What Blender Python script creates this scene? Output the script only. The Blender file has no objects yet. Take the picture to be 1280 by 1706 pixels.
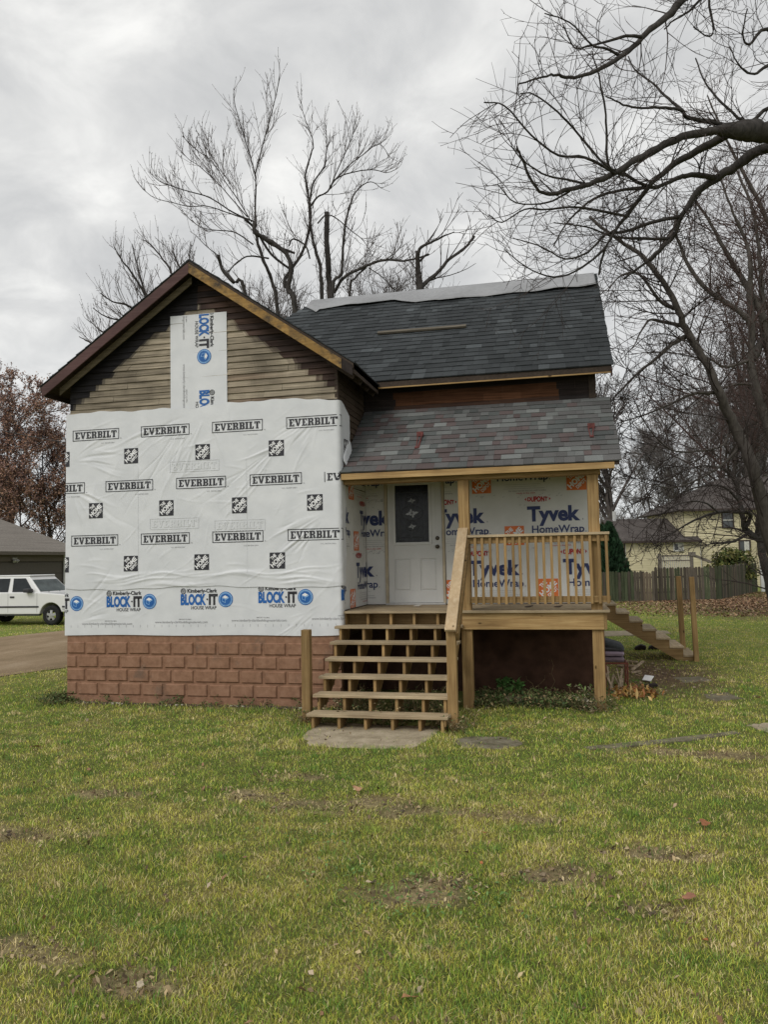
import bpy, bmesh, math, random
import numpy as np
from mathutils import Matrix, Vector

# ---------------------------------------------------------------- camera
SC = bpy.context.scene
COL = SC.collection
GZ = 1.4                                   # all plans below are drawn from the porch deck top; the ground lies 1.4 m lower
_pitch, _roll, _yaw = [math.radians(a) for a in (3.516, 1.141, 12.747)]
FPX = 1300.876
CAM = np.array([3.228, -11.227, 0.751])
_r = np.array([math.cos(_yaw), math.sin(_yaw), 0.]); _f = np.array([-math.sin(_yaw), math.cos(_yaw), 0.]); _u = np.array([0, 0, 1.])
CF = _f * math.cos(_pitch) + _u * math.sin(_pitch)
_U = _u * math.cos(_pitch) - _f * math.sin(_pitch)
CR = _r * math.cos(_roll) - _U * math.sin(_roll)
CU = _r * math.sin(_roll) + _U * math.cos(_roll)
cam = bpy.data.objects.new('camera', bpy.data.cameras.new('camera'))
COL.objects.link(cam)
cam.matrix_world = Matrix(((CR[0], CU[0], -CF[0], CAM[0]), (CR[1], CU[1], -CF[1], CAM[1]), (CR[2], CU[2], -CF[2], CAM[2] + GZ), (0, 0, 0, 1)))
cam.data.sensor_fit = 'VERTICAL'; cam.data.sensor_height = 36.0
cam.data.lens = 36.0 * FPX / 1706.0
cam.data.clip_start = 0.05; cam.data.clip_end = 3000
SC.camera = cam
def ray(u, v): return CF + CR * (u - 640) / FPX - CU * (v - 853) / FPX
def at(u, v, D): return CAM + ray(u, v) * D                    # a photo point at a distance D
def onY(u, v, Y): d = ray(u, v); return CAM + d * (Y - CAM[1]) / d[1]
def onZ(u, v, Z=-1.4): d = ray(u, v); return CAM + d * (Z - CAM[2]) / d[2]

# ---------------------------------------------------------------- light, sky, exposure
SC.view_settings.view_transform = 'Standard'; SC.view_settings.look = 'None'
SC.view_settings.exposure = 0.47; SC.view_settings.gamma = 1.0
SUN_EL, SUN_AZ = math.radians(42), math.radians(205)           # compass bearing of the sun from +Y, clockwise
sdir = Vector((math.sin(SUN_AZ) * math.cos(SUN_EL), math.cos(SUN_AZ) * math.cos(SUN_EL), math.sin(SUN_EL)))
sl = bpy.data.lights.new('sun', 'SUN'); sl.energy = 0.85; sl.angle = math.radians(22); sl.color = (1.0, 0.965, 0.91)
so = bpy.data.objects.new('sun', sl); COL.objects.link(so)
so.rotation_euler = sdir.to_track_quat('Z', 'Y').to_euler()
W = bpy.data.worlds.new("World"); SC.world = W; W.use_nodes = True
def build_world():
    nt = W.node_tree; nt.nodes.clear(); N = nt.nodes.new; L = nt.links.new
    out = N('ShaderNodeOutputWorld'); add = N('ShaderNodeMixShader'); add.inputs[0].default_value = 0.90
    sky = N('ShaderNodeTexSky'); sky.sky_type = 'NISHITA'; sky.sun_disc = False; sky.sun_elevation = SUN_EL; sky.sun_rotation = SUN_AZ
    bg1 = N('ShaderNodeBackground'); bg1.inputs[1].default_value = 0.05; L(sky.outputs[0], bg1.inputs[0])
    tc = N('ShaderNodeTexCoord'); sep = N('ShaderNodeSeparateXYZ'); L(tc.outputs['Generated'], sep.inputs[0])
    def M(op, a, b=None, clamp=False):
        n = N('ShaderNodeMath'); n.operation = op; n.use_clamp = clamp
        for i, x in enumerate((a, b)):
            if x is None: continue
            if isinstance(x, (int, float)): n.inputs[i].default_value = x
            else: L(x, n.inputs[i])
        return n.outputs[0]
    zz = M('MAXIMUM', sep.outputs[2], 0.0)
    den = M('ADD', zz, 0.38)
    cx = M('DIVIDE', sep.outputs[0], den); cy = M('DIVIDE', sep.outputs[1], den)
    cmb = N('ShaderNodeCombineXYZ'); L(cx, cmb.inputs[0]); L(cy, cmb.inputs[1]); cmb.inputs[2].default_value = 3.1
    n1 = N('ShaderNodeTexNoise'); n1.inputs['Scale'].default_value = 5.4; n1.inputs['Detail'].default_value = 10; n1.inputs['Roughness'].default_value = 0.57
    n1.inputs['Distortion'].default_value = 0.35; L(cmb.outputs[0], n1.inputs['Vector'])
    n2 = N('ShaderNodeTexNoise'); n2.inputs['Scale'].default_value = 1.6; n2.inputs['Detail'].default_value = 3; L(cmb.outputs[0], n2.inputs['Vector'])
    mixv = M('ADD', M('MULTIPLY', n1.outputs['Fac'], 0.80), M('MULTIPLY', n2.outputs['Fac'], 0.20))
    ramp = N('ShaderNodeValToRGB'); L(mixv, ramp.inputs[0])
    cr = ramp.color_ramp; cr.elements[0].position = 0.33; cr.elements[0].color = (0.49, 0.495, 0.495, 1)
    cr.elements[1].position = 0.72; cr.elements[1].color = (0.86, 0.855, 0.83, 1)
    e = cr.elements.new(0.45); e.color = (0.57, 0.573, 0.57, 1)
    e = cr.elements.new(0.55); e.color = (0.655, 0.655, 0.645, 1)
    # near the horizon the cloud deck flattens into an even pale grey
    hz = M('POWER', M('SUBTRACT', 1.0, M('MULTIPLY', zz, 3.4), True), 1.6, True)
    mx = N('ShaderNodeMix'); mx.data_type = 'RGBA'; L(hz, mx.inputs['Factor']); L(ramp.outputs[0], mx.inputs[6]); mx.inputs[7].default_value = (0.665, 0.685, 0.695, 1)
    # the deck is thinner round the hidden sun
    dot = N('ShaderNodeVectorMath'); dot.operation = 'DOT_PRODUCT'; L(tc.outputs['Generated'], dot.inputs[0]); dot.inputs[1].default_value = sdir
    glow = M('MULTIPLY', M('POWER', M('MAXIMUM', dot.outputs['Value'], 0.0), 2.0), .40)
    stren = M('ADD', glow, 0.89)
    bg2 = N('ShaderNodeBackground'); L(mx.outputs[2], bg2.inputs[0]); L(stren, bg2.inputs[1])
    L(bg1.outputs[0], add.inputs[1]); L(bg2.outputs[0], add.inputs[2]); L(add.outputs[0], out.inputs[0])
build_world()

# ---------------------------------------------------------------- helpers
R = random.Random(7)
RNG = np.random.default_rng(7)
ROOT = {}
def wloc(o):
    p = np.zeros(3)
    while o is not None: p += np.array(o.location); o = o.parent
    return p
def tag(o, label=None, cat=None, group=None, kind=None):
    for k, v in (('label', label), ('category', cat), ('group', group), ('kind', kind)):
        if v: o[k] = v
    return o
def thing(name, loc, label, cat, group=None):
    o = bpy.data.objects.new(name, None); COL.objects.link(o); o.empty_display_size = 0.1
    o.location = (loc[0], loc[1], loc[2] + GZ); return tag(o, label, cat, group)
def link(name, me, parent=None):
    o = bpy.data.objects.new(name, me); COL.objects.link(o)
    if parent is not None: o.parent = parent
    return o
class MB:
    def __init__(s): s.v = []; s.f = []; s.m = []; s.c = []; s.mi = 0; s.col = (1, 1, 1)
    def add(s, vs, fs, mi=None, col=None):
        b = len(s.v); s.v += [tuple(map(float, p)) for p in vs]
        for f in fs: s.f.append([b + i for i in f]); s.m.append(s.mi if mi is None else mi); s.c.append(s.col if col is None else col)
    def box(s, x0, x1, y0, y1, z0, z1, mi=None, col=None):
        s.add([(x0,y0,z0),(x1,y0,z0),(x1,y1,z0),(x0,y1,z0),(x0,y0,z1),(x1,y0,z1),(x1,y1,z1),(x0,y1,z1)],
              [(3,2,1,0),(4,5,6,7),(0,1,5,4),(1,2,6,5),(2,3,7,6),(3,0,4,7)], mi, col); return s
    def beam(s, p, q, w, h, up=(0,0,1), mi=None, col=None):      # board from p to q: w across, h along up
        p, q, up = np.array(p, float), np.array(q, float), np.array(up, float)
        d = (q - p) / np.linalg.norm(q - p); a = np.cross(d, up); a /= np.linalg.norm(a); u = np.cross(a, d)
        vs = [e + a * sx * w / 2 + u * sz * h / 2 for e in (p, q) for sx, sz in ((-1,-1),(1,-1),(1,1),(-1,1))]
        s.add(vs, [(0,1,2,3),(7,6,5,4),(0,4,5,1),(1,5,6,2),(2,6,7,3),(3,7,4,0)], mi, col); return s
    def prism(s, poly, vec, mi=None, col=None):                  # polygon (3D points) pushed along vec
        n = len(poly); vec = np.array(vec, float); a = [np.array(p, float) for p in poly]
        s.add(a + [p + vec for p in a], [tuple(range(n))[::-1], tuple(range(n, 2*n))] + [(i, (i+1) % n, n + (i+1) % n, n + i) for i in range(n)], mi, col); return s
    def tube(s, pts, rad, n=8, mi=None, col=None, cap=True):
        pts = [np.array(p, float) for p in pts]
        if isinstance(rad, (int, float)): rad = [rad] * len(pts)
        rings = []; ref = None
        for i, p in enumerate(pts):
            d = pts[min(i+1, len(pts)-1)] - pts[max(i-1, 0)]; d = d / (np.linalg.norm(d) + 1e-9)
            if ref is None: ref = np.array([0,0,1.]) if abs(d[2]) < .9 else np.array([1.,0,0])
            a = np.cross(d, ref); a /= np.linalg.norm(a) + 1e-9; b = np.cross(a, d); ref = b
            rings.append([p + rad[i] * (a * math.cos(t) + b * math.sin(t)) for t in [2 * math.pi * k / n for k in range(n)]])
        vs = [q for r_ in rings for q in r_]; fs = []
        for i in range(len(pts) - 1):
            for k in range(n): fs.append((i*n+k, i*n+(k+1) % n, (i+1)*n+(k+1) % n, (i+1)*n+k))
        if cap: fs += [tuple(range(n))[::-1], tuple(range((len(pts)-1)*n, len(pts)*n))]
        s.add(vs, fs, mi, col); return s
    def build(s, name, mats, parent=None, bevel=0, smooth=False, label=None, off=None):
        o_ = wloc(parent) if parent is not None else np.zeros(3)
        me = bpy.data.meshes.new(name)
        v = np.array(s.v, float) + np.array([0, 0, GZ]) - o_
        me.from_pydata(v.tolist(), [], s.f)
        if not isinstance(mats, (list, tuple)): mats = [mats]
        for m in mats: me.materials.append(m)
        me.polygons.foreach_set('material_index', s.m)
        if any(c != (1, 1, 1) for c in s.c):
            at_ = me.color_attributes.new('Col', 'FLOAT_COLOR', 'CORNER')
            cc = []
            for f, c in zip(s.f, s.c): cc += [c[0], c[1], c[2], 1.0] * len(f)
            at_.data.foreach_set('color', cc)
        if smooth: me.polygons.foreach_set('use_smooth', [True] * len(s.f))
        me.update(); o = link(name, me, parent)
        if bevel:
            b = o.modifiers.new('edge', 'BEVEL'); b.width = bevel; b.segments = 2; b.limit_method = 'ANGLE'; b.angle_limit = math.radians(40); b.harden_normals = False
        if label: o['label'] = label
        return o
def np_mesh(name, v, faces, mats, parent=None, cols=None, mi=None, smooth=False):
    """v: (n,3) array; faces: list of (k,m) int arrays, all quads or all tris each"""
    o_ = wloc(parent) if parent is not None else np.zeros(3)
    v = np.asarray(v, np.float32) + np.array([0, 0, GZ], np.float32) - o_.astype(np.float32)
    me = bpy.data.meshes.new(name); me.vertices.add(len(v)); me.vertices.foreach_set('co', v.ravel())
    li = np.concatenate([f.ravel() for f in faces]).astype(np.int32)
    tot = np.concatenate([np.full(len(f), f.shape[1]) for f in faces]).astype(np.int32)
    st = np.concatenate([[0], np.cumsum(tot)[:-1]]).astype(np.int32)
    me.loops.add(len(li)); me.loops.foreach_set('vertex_index', li)
    me.polygons.add(len(tot)); me.polygons.foreach_set('loop_start', st); me.polygons.foreach_set('loop_total', tot)
    if not isinstance(mats, (list, tuple)): mats = [mats]
    for m in mats: me.materials.append(m)
    if mi is not None: me.polygons.foreach_set('material_index', np.asarray(mi, np.int32))
    if smooth: me.polygons.foreach_set('use_smooth', np.ones(len(tot), bool))
    if cols is not None:
        a = me.color_attributes.new('Col', 'FLOAT_COLOR', 'POINT')
        c4 = np.ones((len(v), 4), np.float32); c4[:, :3] = cols; a.data.foreach_set('color', c4.ravel())
    me.update(calc_edges=True); return link(name, me, parent)
def vnoise(x, y, seed=0):                                        # smooth value noise, vectorised
    x = np.asarray(x, float); y = np.asarray(y, float)
    xi = np.floor(x).astype(np.int64); yi = np.floor(y).astype(np.int64); fx = x - xi; fy = y - yi
    def h(a, b):
        n = (a * 374761393 + b * 668265263 + seed * 974711) & 0xFFFFFFFF
        n = ((n ^ (n >> 13)) * 1274126177) & 0xFFFFFFFF
        return ((n ^ (n >> 16)) & 0xFFFF) / 65535.0
    sx = fx * fx * (3 - 2 * fx); sy = fy * fy * (3 - 2 * fy)
    return (h(xi, yi) * (1-sx) + h(xi+1, yi) * sx) * (1-sy) + (h(xi, yi+1) * (1-sx) + h(xi+1, yi+1) * sx) * sy
def fbm(x, y, seed=0, o=4):
    t = 0; a = 1; s = 0
    for i in range(o): t = t + a * vnoise(np.asarray(x) * 2**i, np.asarray(y) * 2**i, seed + i); s += a; a *= .5
    return t / s

# ---------------------------------------------------------------- materials
class NT:
    def __init__(s, name, rough=.7, spec=.3):
        s.m = bpy.data.materials.new(name); s.m.use_nodes = True; s.nt = s.m.node_tree
        s.b = s.nt.nodes['Principled BSDF']; s.b.inputs['Roughness'].default_value = rough; s.b.inputs['Specular IOR Level'].default_value = spec
        s.tc = s.nt.nodes.new('ShaderNodeTexCoord')
    def N(s, t): return s.nt.nodes.new(t)
    def L(s, a, b): s.nt.links.new(a, b)
    def noise(s, scale, detail=4, rough=.55, stretch=None, coord='Object', dist=0):
        n = s.N('ShaderNodeTexNoise'); n.inputs['Scale'].default_value = scale; n.inputs['Detail'].default_value = detail; n.inputs['Roughness'].default_value = rough; n.inputs['Distortion'].default_value = dist
        mp = s.N('ShaderNodeMapping'); mp.inputs['Scale'].default_value = stretch or (1, 1, 1)
        s.L(s.tc.outputs[coord], mp.inputs[0]); s.L(mp.outputs[0], n.inputs['Vector']); return n.outputs['Fac']
    def ramp(s, fac, stops):
        r = s.N('ShaderNodeValToRGB'); s.L(fac, r.inputs[0]); cr = r.color_ramp
        cr.elements[0].position = stops[0][0]; cr.elements[0].color = (*stops[0][1], 1)
        cr.elements[1].position = stops[-1][0]; cr.elements[1].color = (*stops[-1][1], 1)
        for p, c in stops[1:-1]: e = cr.elements.new(p); e.color = (*c, 1)
        return r.outputs[0]
    def mul(s, a, b, fac=1.0, mode='MULTIPLY'):
        m = s.N('ShaderNodeMix'); m.data_type = 'RGBA'; m.blend_type = mode
        for i, x in ((0, fac), (6, a), (7, b)):
            if isinstance(x, (int, float)): m.inputs[i].default_value = x
            elif isinstance(x, tuple): m.inputs[i].default_value = (*x, 1)
            else: s.L(x, m.inputs[i])
        return m.outputs[2]
    def attr(s): a = s.N('ShaderNodeVertexColor'); a.layer_name = 'Col'; return a.outputs[0]
    def rnd(s, lo, hi):
        o = s.N('ShaderNodeObjectInfo'); m = s.N('ShaderNodeMapRange'); m.inputs['To Min'].default_value = lo; m.inputs['To Max'].default_value = hi
        s.L(o.outputs['Random'], m.inputs['Value']); return m.outputs[0]
    def bump(s, fac, strength=.3, dist=.01):
        b = s.N('ShaderNodeBump'); b.inputs['Strength'].default_value = strength; b.inputs['Distance'].default_value = dist; s.L(fac, b.inputs['Height']); s.L(b.outputs[0], s.b.inputs['Normal'])
    def col(s, c):
        if isinstance(c, tuple): s.b.inputs['Base Color'].default_value = (*c, 1)
        else: s.L(c, s.b.inputs['Base Color'])
        return s
def g3(v): return (v, v, v)
def plain(name, c, rough=.6, spec=.3, var=.18, scale=9, bump=0, metal=0):
    t = NT(name, rough, spec); n = t.noise(scale, 5)
    t.col(t.ramp(n, [(.3, tuple(x * (1 - var) for x in c)), (.7, tuple(min(1, x * (1 + var)) for x in c))]))
    if bump: t.bump(n, bump)
    t.b.inputs['Metallic'].default_value = metal
    return t.m
def wood(name, axis, dark, mid, light, rough=.75, grain=28, knots=True, wear=None):
    t = NT(name, rough, .2); st = [1, 1, 1]; st[axis] = .05
    g = t.noise(grain, 6, .65, tuple(st), dist=.6); big = t.noise(2.2, 3, .5)
    c = t.ramp(g, [(.25, dark), (.5, mid), (.72, light)])
    c = t.mul(c, t.ramp(big, [(.3, g3(.78)), (.7, g3(1.12))]), 1.0)
    if knots:
        k = t.N('ShaderNodeTexVoronoi'); k.inputs['Scale'].default_value = 3.1; mp = t.N('ShaderNodeMapping'); s2 = [1.6, 1.6, 1.6]; s2[axis] = .8; mp.inputs['Scale'].default_value = s2
        t.L(t.tc.outputs['Object'], mp.inputs[0]); t.L(mp.outputs[0], k.inputs['Vector'])
        c = t.mul(c, t.ramp(k.outputs['Distance'], [(.045, tuple(x * .30 for x in mid)), (.10, (1, 1, 1))]), .9)
    v = t.rnd(.72, 1.14); cm = t.N('ShaderNodeCombineColor')
    for i in range(3): t.L(v, cm.inputs[i])
    c = t.mul(c, cm.outputs[0], 1.0)
    if wear: c = t.mul(c, wear, t.ramp(t.noise(5, 6, .7), [(.42, g3(0)), (.66, g3(1))]), 'MIX')
    t.col(c); t.bump(g, .25, .004); return t.m
def attrmat(name, rough=.85, scale=40, var=.25, spec=.2, bump=.2, coord='Object', big=None, stretch=None):
    t = NT(name, rough, spec); n = t.noise(scale, 5, .6, stretch)
    c = t.mul(t.attr(), t.ramp(n, [(.3, g3(1 - var)), (.7, g3(1 + var))]), 1.0)
    if big: c = t.mul(c, t.ramp(t.noise(big, 4), [(.3, g3(.75)), (.7, g3(1.1))]), 1.0)
    t.col(c)
    if bump: t.bump(n, bump, .006)
    return t.m
PT = [wood('treated_pine_' + 'xyz'[a], a, (.205, .122, .050), (.335, .215, .092), (.455, .315, .148)) for a in range(3)]
WT = [wood('weathered_tread_' + 'xyz'[a], a, (.26, .19, .115), (.41, .32, .20), (.53, .43, .29)) for a in range(3)]
NEWPINE = wood('fresh_pine', 1, (.46, .32, .18), (.58, .43, .26), (.66, .52, .34), grain=20)
OLDW = attrmat('old_bare_siding', .9, 30, .42, .1, .35, stretch=(.06, 1, 1.4), big=1.3)
WHITEWRAP = NT('house_wrap_white', .42, .4)
_n = WHITEWRAP.noise(3.0, 4); WHITEWRAP.col(WHITEWRAP.ramp(_n, [(.3, (.595, .608, .622)), (.7, (.675, .685, .695))])); WHITEWRAP = WHITEWRAP.m
TYV = NT('spunbond_wrap', .65, .25); _n = TYV.noise(2.0, 6, .6); TYV.col(TYV.ramp(_n, [(.3, (.56, .56, .53)), (.7, (.66, .66, .64))])); TYV.bump(TYV.noise(5, 5, .5), .35, .03); TYV = TYV.m
INK = plain('ink_black', (.030, .030, .036), .5, .3, .15)
GHOST = plain('ink_showing_through', (.612, .624, .636), .5, .3, .05)
BLUE = plain('ink_blue', (.020, .115, .36), .5, .3, .12)
SKYB = plain('ink_light_blue', (.30, .52, .78), .5, .3, .1)
NAVY = plain('ink_navy', (.030, .043, .125), .5, .3, .12)
ORANGE = plain('ink_orange', (.66, .17, .045), .55, .3, .12)
RED = plain('ink_red', (.40, .03, .03), .5, .3, .12)
GREYINK = plain('ink_grey', (.30, .30, .31), .5, .3, .12)
WPRINT = plain('ink_white', (.76, .76, .76), .5, .3, .05)
SHINGLE = attrmat('asphalt_shingle', .92, 160, .34, .15, .35, big=1.2)
DARK = plain('dark_wood', (.030, .024, .022), .85, .15, .3, 14)
SOFFIT = wood('old_soffit', 1, (.03, .022, .017), (.055, .04, .03), (.085, .062, .045), knots=False)
MAROON = wood('maroon_paint', 0, (.075, .040, .038), (.105, .058, .054), (.14, .085, .078), knots=False)
OLIVE = wood('stained_board', 0, (.07, .055, .03), (.13, .105, .06), (.19, .155, .095), knots=False)
YELLOWB = wood('yellow_pine_rake', 0, (.24, .13, .035), (.37, .22, .07), (.46, .30, .11), wear=(.05, .04, .03))
BLOCKM = NT('painted_block', .8, .25)
_n = BLOCKM.noise(11, 6, .6); _c = BLOCKM.ramp(_n, [(.28, (.19, .100, .060)), (.5, (.255, .140, .086)), (.75, (.315, .182, .118))])
BLOCKM.col(BLOCKM.mul(_c, (.075, .07, .06), BLOCKM.ramp(BLOCKM.noise(1.7, 6, .75), [(.56, g3(0)), (.72, g3(.65))]), 'MIX')); BLOCKM.bump(BLOCKM.noise(60, 4), .25, .005); BLOCKM = BLOCKM.m
CONC = NT('old_concrete', .9, .2)
_c = CONC.ramp(CONC.noise(5, 8, .65), [(.3, (.25, .205, .135)), (.55, (.40, .335, .235)), (.75, (.52, .445, .33))]); CONC.col(CONC.mul(_c, CONC.ramp(CONC.noise(70, 4), [(.3, g3(.7)), (.7, g3(1.15))]))); CONC.bump(CONC.noise(40, 6), .5, .01); CONC = CONC.m
MOSSY = NT('sunken_stone', .95, .15)
_c = MOSSY.ramp(MOSSY.noise(6, 8, .7), [(.3, (.075, .07, .04)), (.5, (.16, .14, .095)), (.72, (.24, .215, .16))]); MOSSY.col(_c); MOSSY.bump(MOSSY.noise(40, 6), .6, .012); MOSSY = MOSSY.m
# ================================================================ THE HOUSE
WX0, WX1 = -4.55, 0.0             # wing, left and right wall
MX1, MY = 3.83, 1.6               # main body right wall, and its front wall set back behind the porch
BACK = 8.4
house = thing('house', (0, 4, -1.4), 'gabled house under renovation, half covered in white house wrap above a reddish block base', 'house')

def shingles(mb, O, ud, sd, nd, smax, n, xlo, xhi, pal, thick=.009, tabw=(.09, .30), seed=1, hang=.0):
    """courses of laminated shingles up a roof plane; O origin at the eave, ud along, sd up-slope, nd outward"""
    rr = random.Random(seed); O, ud, sd, nd = [np.array(a, float) for a in (O, ud, sd, nd)]; e = smax / n
    for k in range(n):
        s0 = k * e - (hang if k == 0 else 0); s1 = min(smax, (k + 1) * e + .03)
        a, b = xlo((s0 + s1) / 2), xhi((s0 + s1) / 2)
        x = a; wob = lambda x_: .004 * math.sin(x_ * 1.7 + k)
        while x < b - .01:
            w = rr.uniform(*tabw); x1 = min(b, x + w)
            if b - x1 < .05: x1 = b
            c = pal(rr, x, k); up = rr.choice((0.0, .004, .007)); g = .0012
            P = lambda xx, ss, h: O + ud * xx + sd * (ss + wob(xx)) + nd * h
            t0 = thick + up + .006; t1 = .004 + up * .3
            vs = [P(x + g, s0, 0), P(x1 - g, s0, 0), P(x1 - g, s0, t0), P(x + g, s0, t0), P(x + g, s1, t1), P(x1 - g, s1, t1), P(x + g, s1, -.003), P(x1 - g, s1, -.003)]
            mb.add(vs, [(0, 1, 2, 3), (3, 2, 5, 4), (0, 3, 4, 6), (2, 1, 7, 5)], None, c)
            x = x1
def pal_dark(rr, x, k):
    v = rr.choice((.040, .043, .047, .051, .056)) * rr.uniform(.9, 1.12)
    if rr.random() < .07: v *= 1.5
    return (v * .95, v * 1.05, v * 1.10)
def pal_mix(rr, x, k):
    p = rr.random(); f = rr.uniform(.85, 1.15)
    if p < .17: c = (.108, .084, .081)
    elif p < .30: c = (.165, .172, .165)
    elif p < .42: c = (.138, .143, .138)
    elif p < .58: c = (.088, .094, .091)
    else: c = (.108, .106, .103)
    return tuple(q * f for q in c)

# -------- roof planes
TS = .752; SEC = math.sqrt(1 + TS * TS)
EY, EZ, RY, RZ = 1.3, 3.726, 4.987, 6.498
def main_lo(s):
    Y = EY + s / SEC
    if Y < 3.6: return .30 + (Y - 1.21) * (-2.60 / 2.39)
    if Y < 4.2: return -2.32
    return -2.32 + (Y - 4.2) / .787 * .46
rf = MB()
sd = np.array([0, 1, TS]) / SEC; nd = np.array([0, -TS, 1]) / SEC
SM = (RY - EY) * SEC
shingles(rf, (0, EY, EZ), (1, 0, 0), sd, nd, SM, 25, main_lo, lambda s: 4.115 + .006 * math.sin(s * 9), pal_dark, seed=3, hang=.02)
sdb = np.array([0, -1, TS]) / SEC; ndb = np.array([0, TS, 1]) / SEC
shingles(rf, (0, 2 * RY - EY, EZ), (1, 0, 0), sdb, ndb, SM, 25, lambda s: -2.32 if s < 3.6 else -2.32 + (s - 3.6) * .45, lambda s: 4.11, pal_dark, seed=4, tabw=(.4, .9))
o = rf.build('main_roof', SHINGLE, house, label='dark charcoal shingle roof of the main block')
m = MB()                                                          # roof deck under the shingles
for sy, ey in ((1, EY), (-1, 2 * RY - EY)):
    pts = [(-2.3, ey + sy * (2.9 if sy > 0 else 0), EZ + TS * (2.9 if sy > 0 else 0)), (4.09, ey, EZ), (4.09, RY, RZ - .002), (-1.86, RY, RZ - .002), (-2.3, RY - sy * .78, RZ - .78 * TS)]
    if sy > 0: pts = [(.28, ey, EZ)] + pts[1:] + [(-2.3, 3.62, EZ + TS * 2.32)]
    else: pts = [(-2.3, ey, EZ)] + pts[1:]
    m.prism([(p[0], p[1], p[2] - .02) for p in pts], (0, 0, -.085))
m.build('roof_deck', SOFFIT, house)
m = MB().beam((.33, EY + .012, EZ - .085), (4.075, EY + .012, EZ - .085), .022, .085); m.build('eave_board', PT[0], house, .003)
m = MB()
for sy in (1, -1):
    m.beam((4.085, RY, RZ - .13), (4.085, RY - sy * (RY - EY), EZ - .13), .022, .12)
m.build('rake_board', MAROON, house, .003)

# wing roof: ridge along Y
PW = (5.466 - 3.655) / (2.2785 + .340); SECW = math.sqrt(1 + PW * PW)
RXW, RZW = -2.2785, 5.466; EXR, EXL = .336, -4.893; FY = -.295
rf = MB()
SMW = (EXR - RXW) * SECW
yhi = lambda s: 1.25 + (s / SMW) * 2.4
shingles(rf, (EXR, FY, 3.655), (0, 1, 0), np.array([-1, 0, PW]) / SECW, np.array([PW, 0, 1]) / SECW, SMW, 16, lambda s: -.012, lambda s: yhi(s) - FY, pal_dark, seed=5, hang=.02)
shingles(rf, (EXL, FY, 3.655), (0, 1, 0), np.array([1, 0, PW]) / SECW, np.array([-PW, 0, 1]) / SECW, SMW, 16, lambda s: -.012, lambda s: BACK - FY, pal_dark, seed=6, hang=.02)
for sx in (1, -1): rf.beam((RXW + sx * .07, FY - .012, RZW + .016 - PW * .07), (RXW + sx * .07, 3.7, RZW + .016 - PW * .07), .15, .008, (sx * PW, 0, 1), col=(.024, .026, .027))
rf.build('wing_roof', SHINGLE, house, label='dark shingle roof of the front gable wing')
m = MB()
m.prism([(RXW, FY, RZW - .012), (EXR, FY, 3.643), (EXR, FY, 3.565), (RXW, FY, RZW - .09)], (0, 1.62, 0))
m.prism([(RXW, FY, RZW - .012), (RXW, FY, RZW - .09), (EXL, FY, 3.565), (EXL, FY, 3.643)], (0, BACK - FY, 0))
m.build('wing_roof_deck', SOFFIT, house)
def rake(x0, x1, y, drop, h, t):
    z = lambda x: RZW - PW * abs(x - RXW) - drop
    return [(x0, y, z(x0)), (x1, y, z(x1)), (x1, y, z(x1) - h), (x0, y, z(x0) - h)], (0, t, 0)
m = MB().prism(*rake(RXW, -4.86, FY - .002, .05, .165, -.024)); m.build('rake_board', MAROON, house, .003, label='maroon painted rake board on the left slope')
m = MB().prism(*rake(RXW - .01, -4.62, FY + .10, .215, .12, .022)); m.build('rake_trim', OLIVE, house, .002)
m = MB().prism(*rake(RXW, .16, FY - .002, .06, .15, -.024)); m.build('rake_board', YELLOWB, house, .003, label='bare yellow pine rake board on the right slope')
m = MB().prism(*rake(.165, .325, FY - .002, .05, .16, -.012)); m.build('rake_end', DARK, house)
for (xe, sx) in ((EXR, 1), (EXL, -1)):
    m = MB().beam((xe - sx * .012, FY + .02, 3.575), (xe - sx * .012, 1.3 if sx > 0 else BACK, 3.575), .024, .14); m.build('eave_board', SOFFIT, house, .003)
for y in (-.1, .35, .8, 1.2): MB().beam((-.1, y, 3.78), (.30, y, 3.50), .045, .11).build('rafter_tail', SOFFIT, house)

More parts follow.
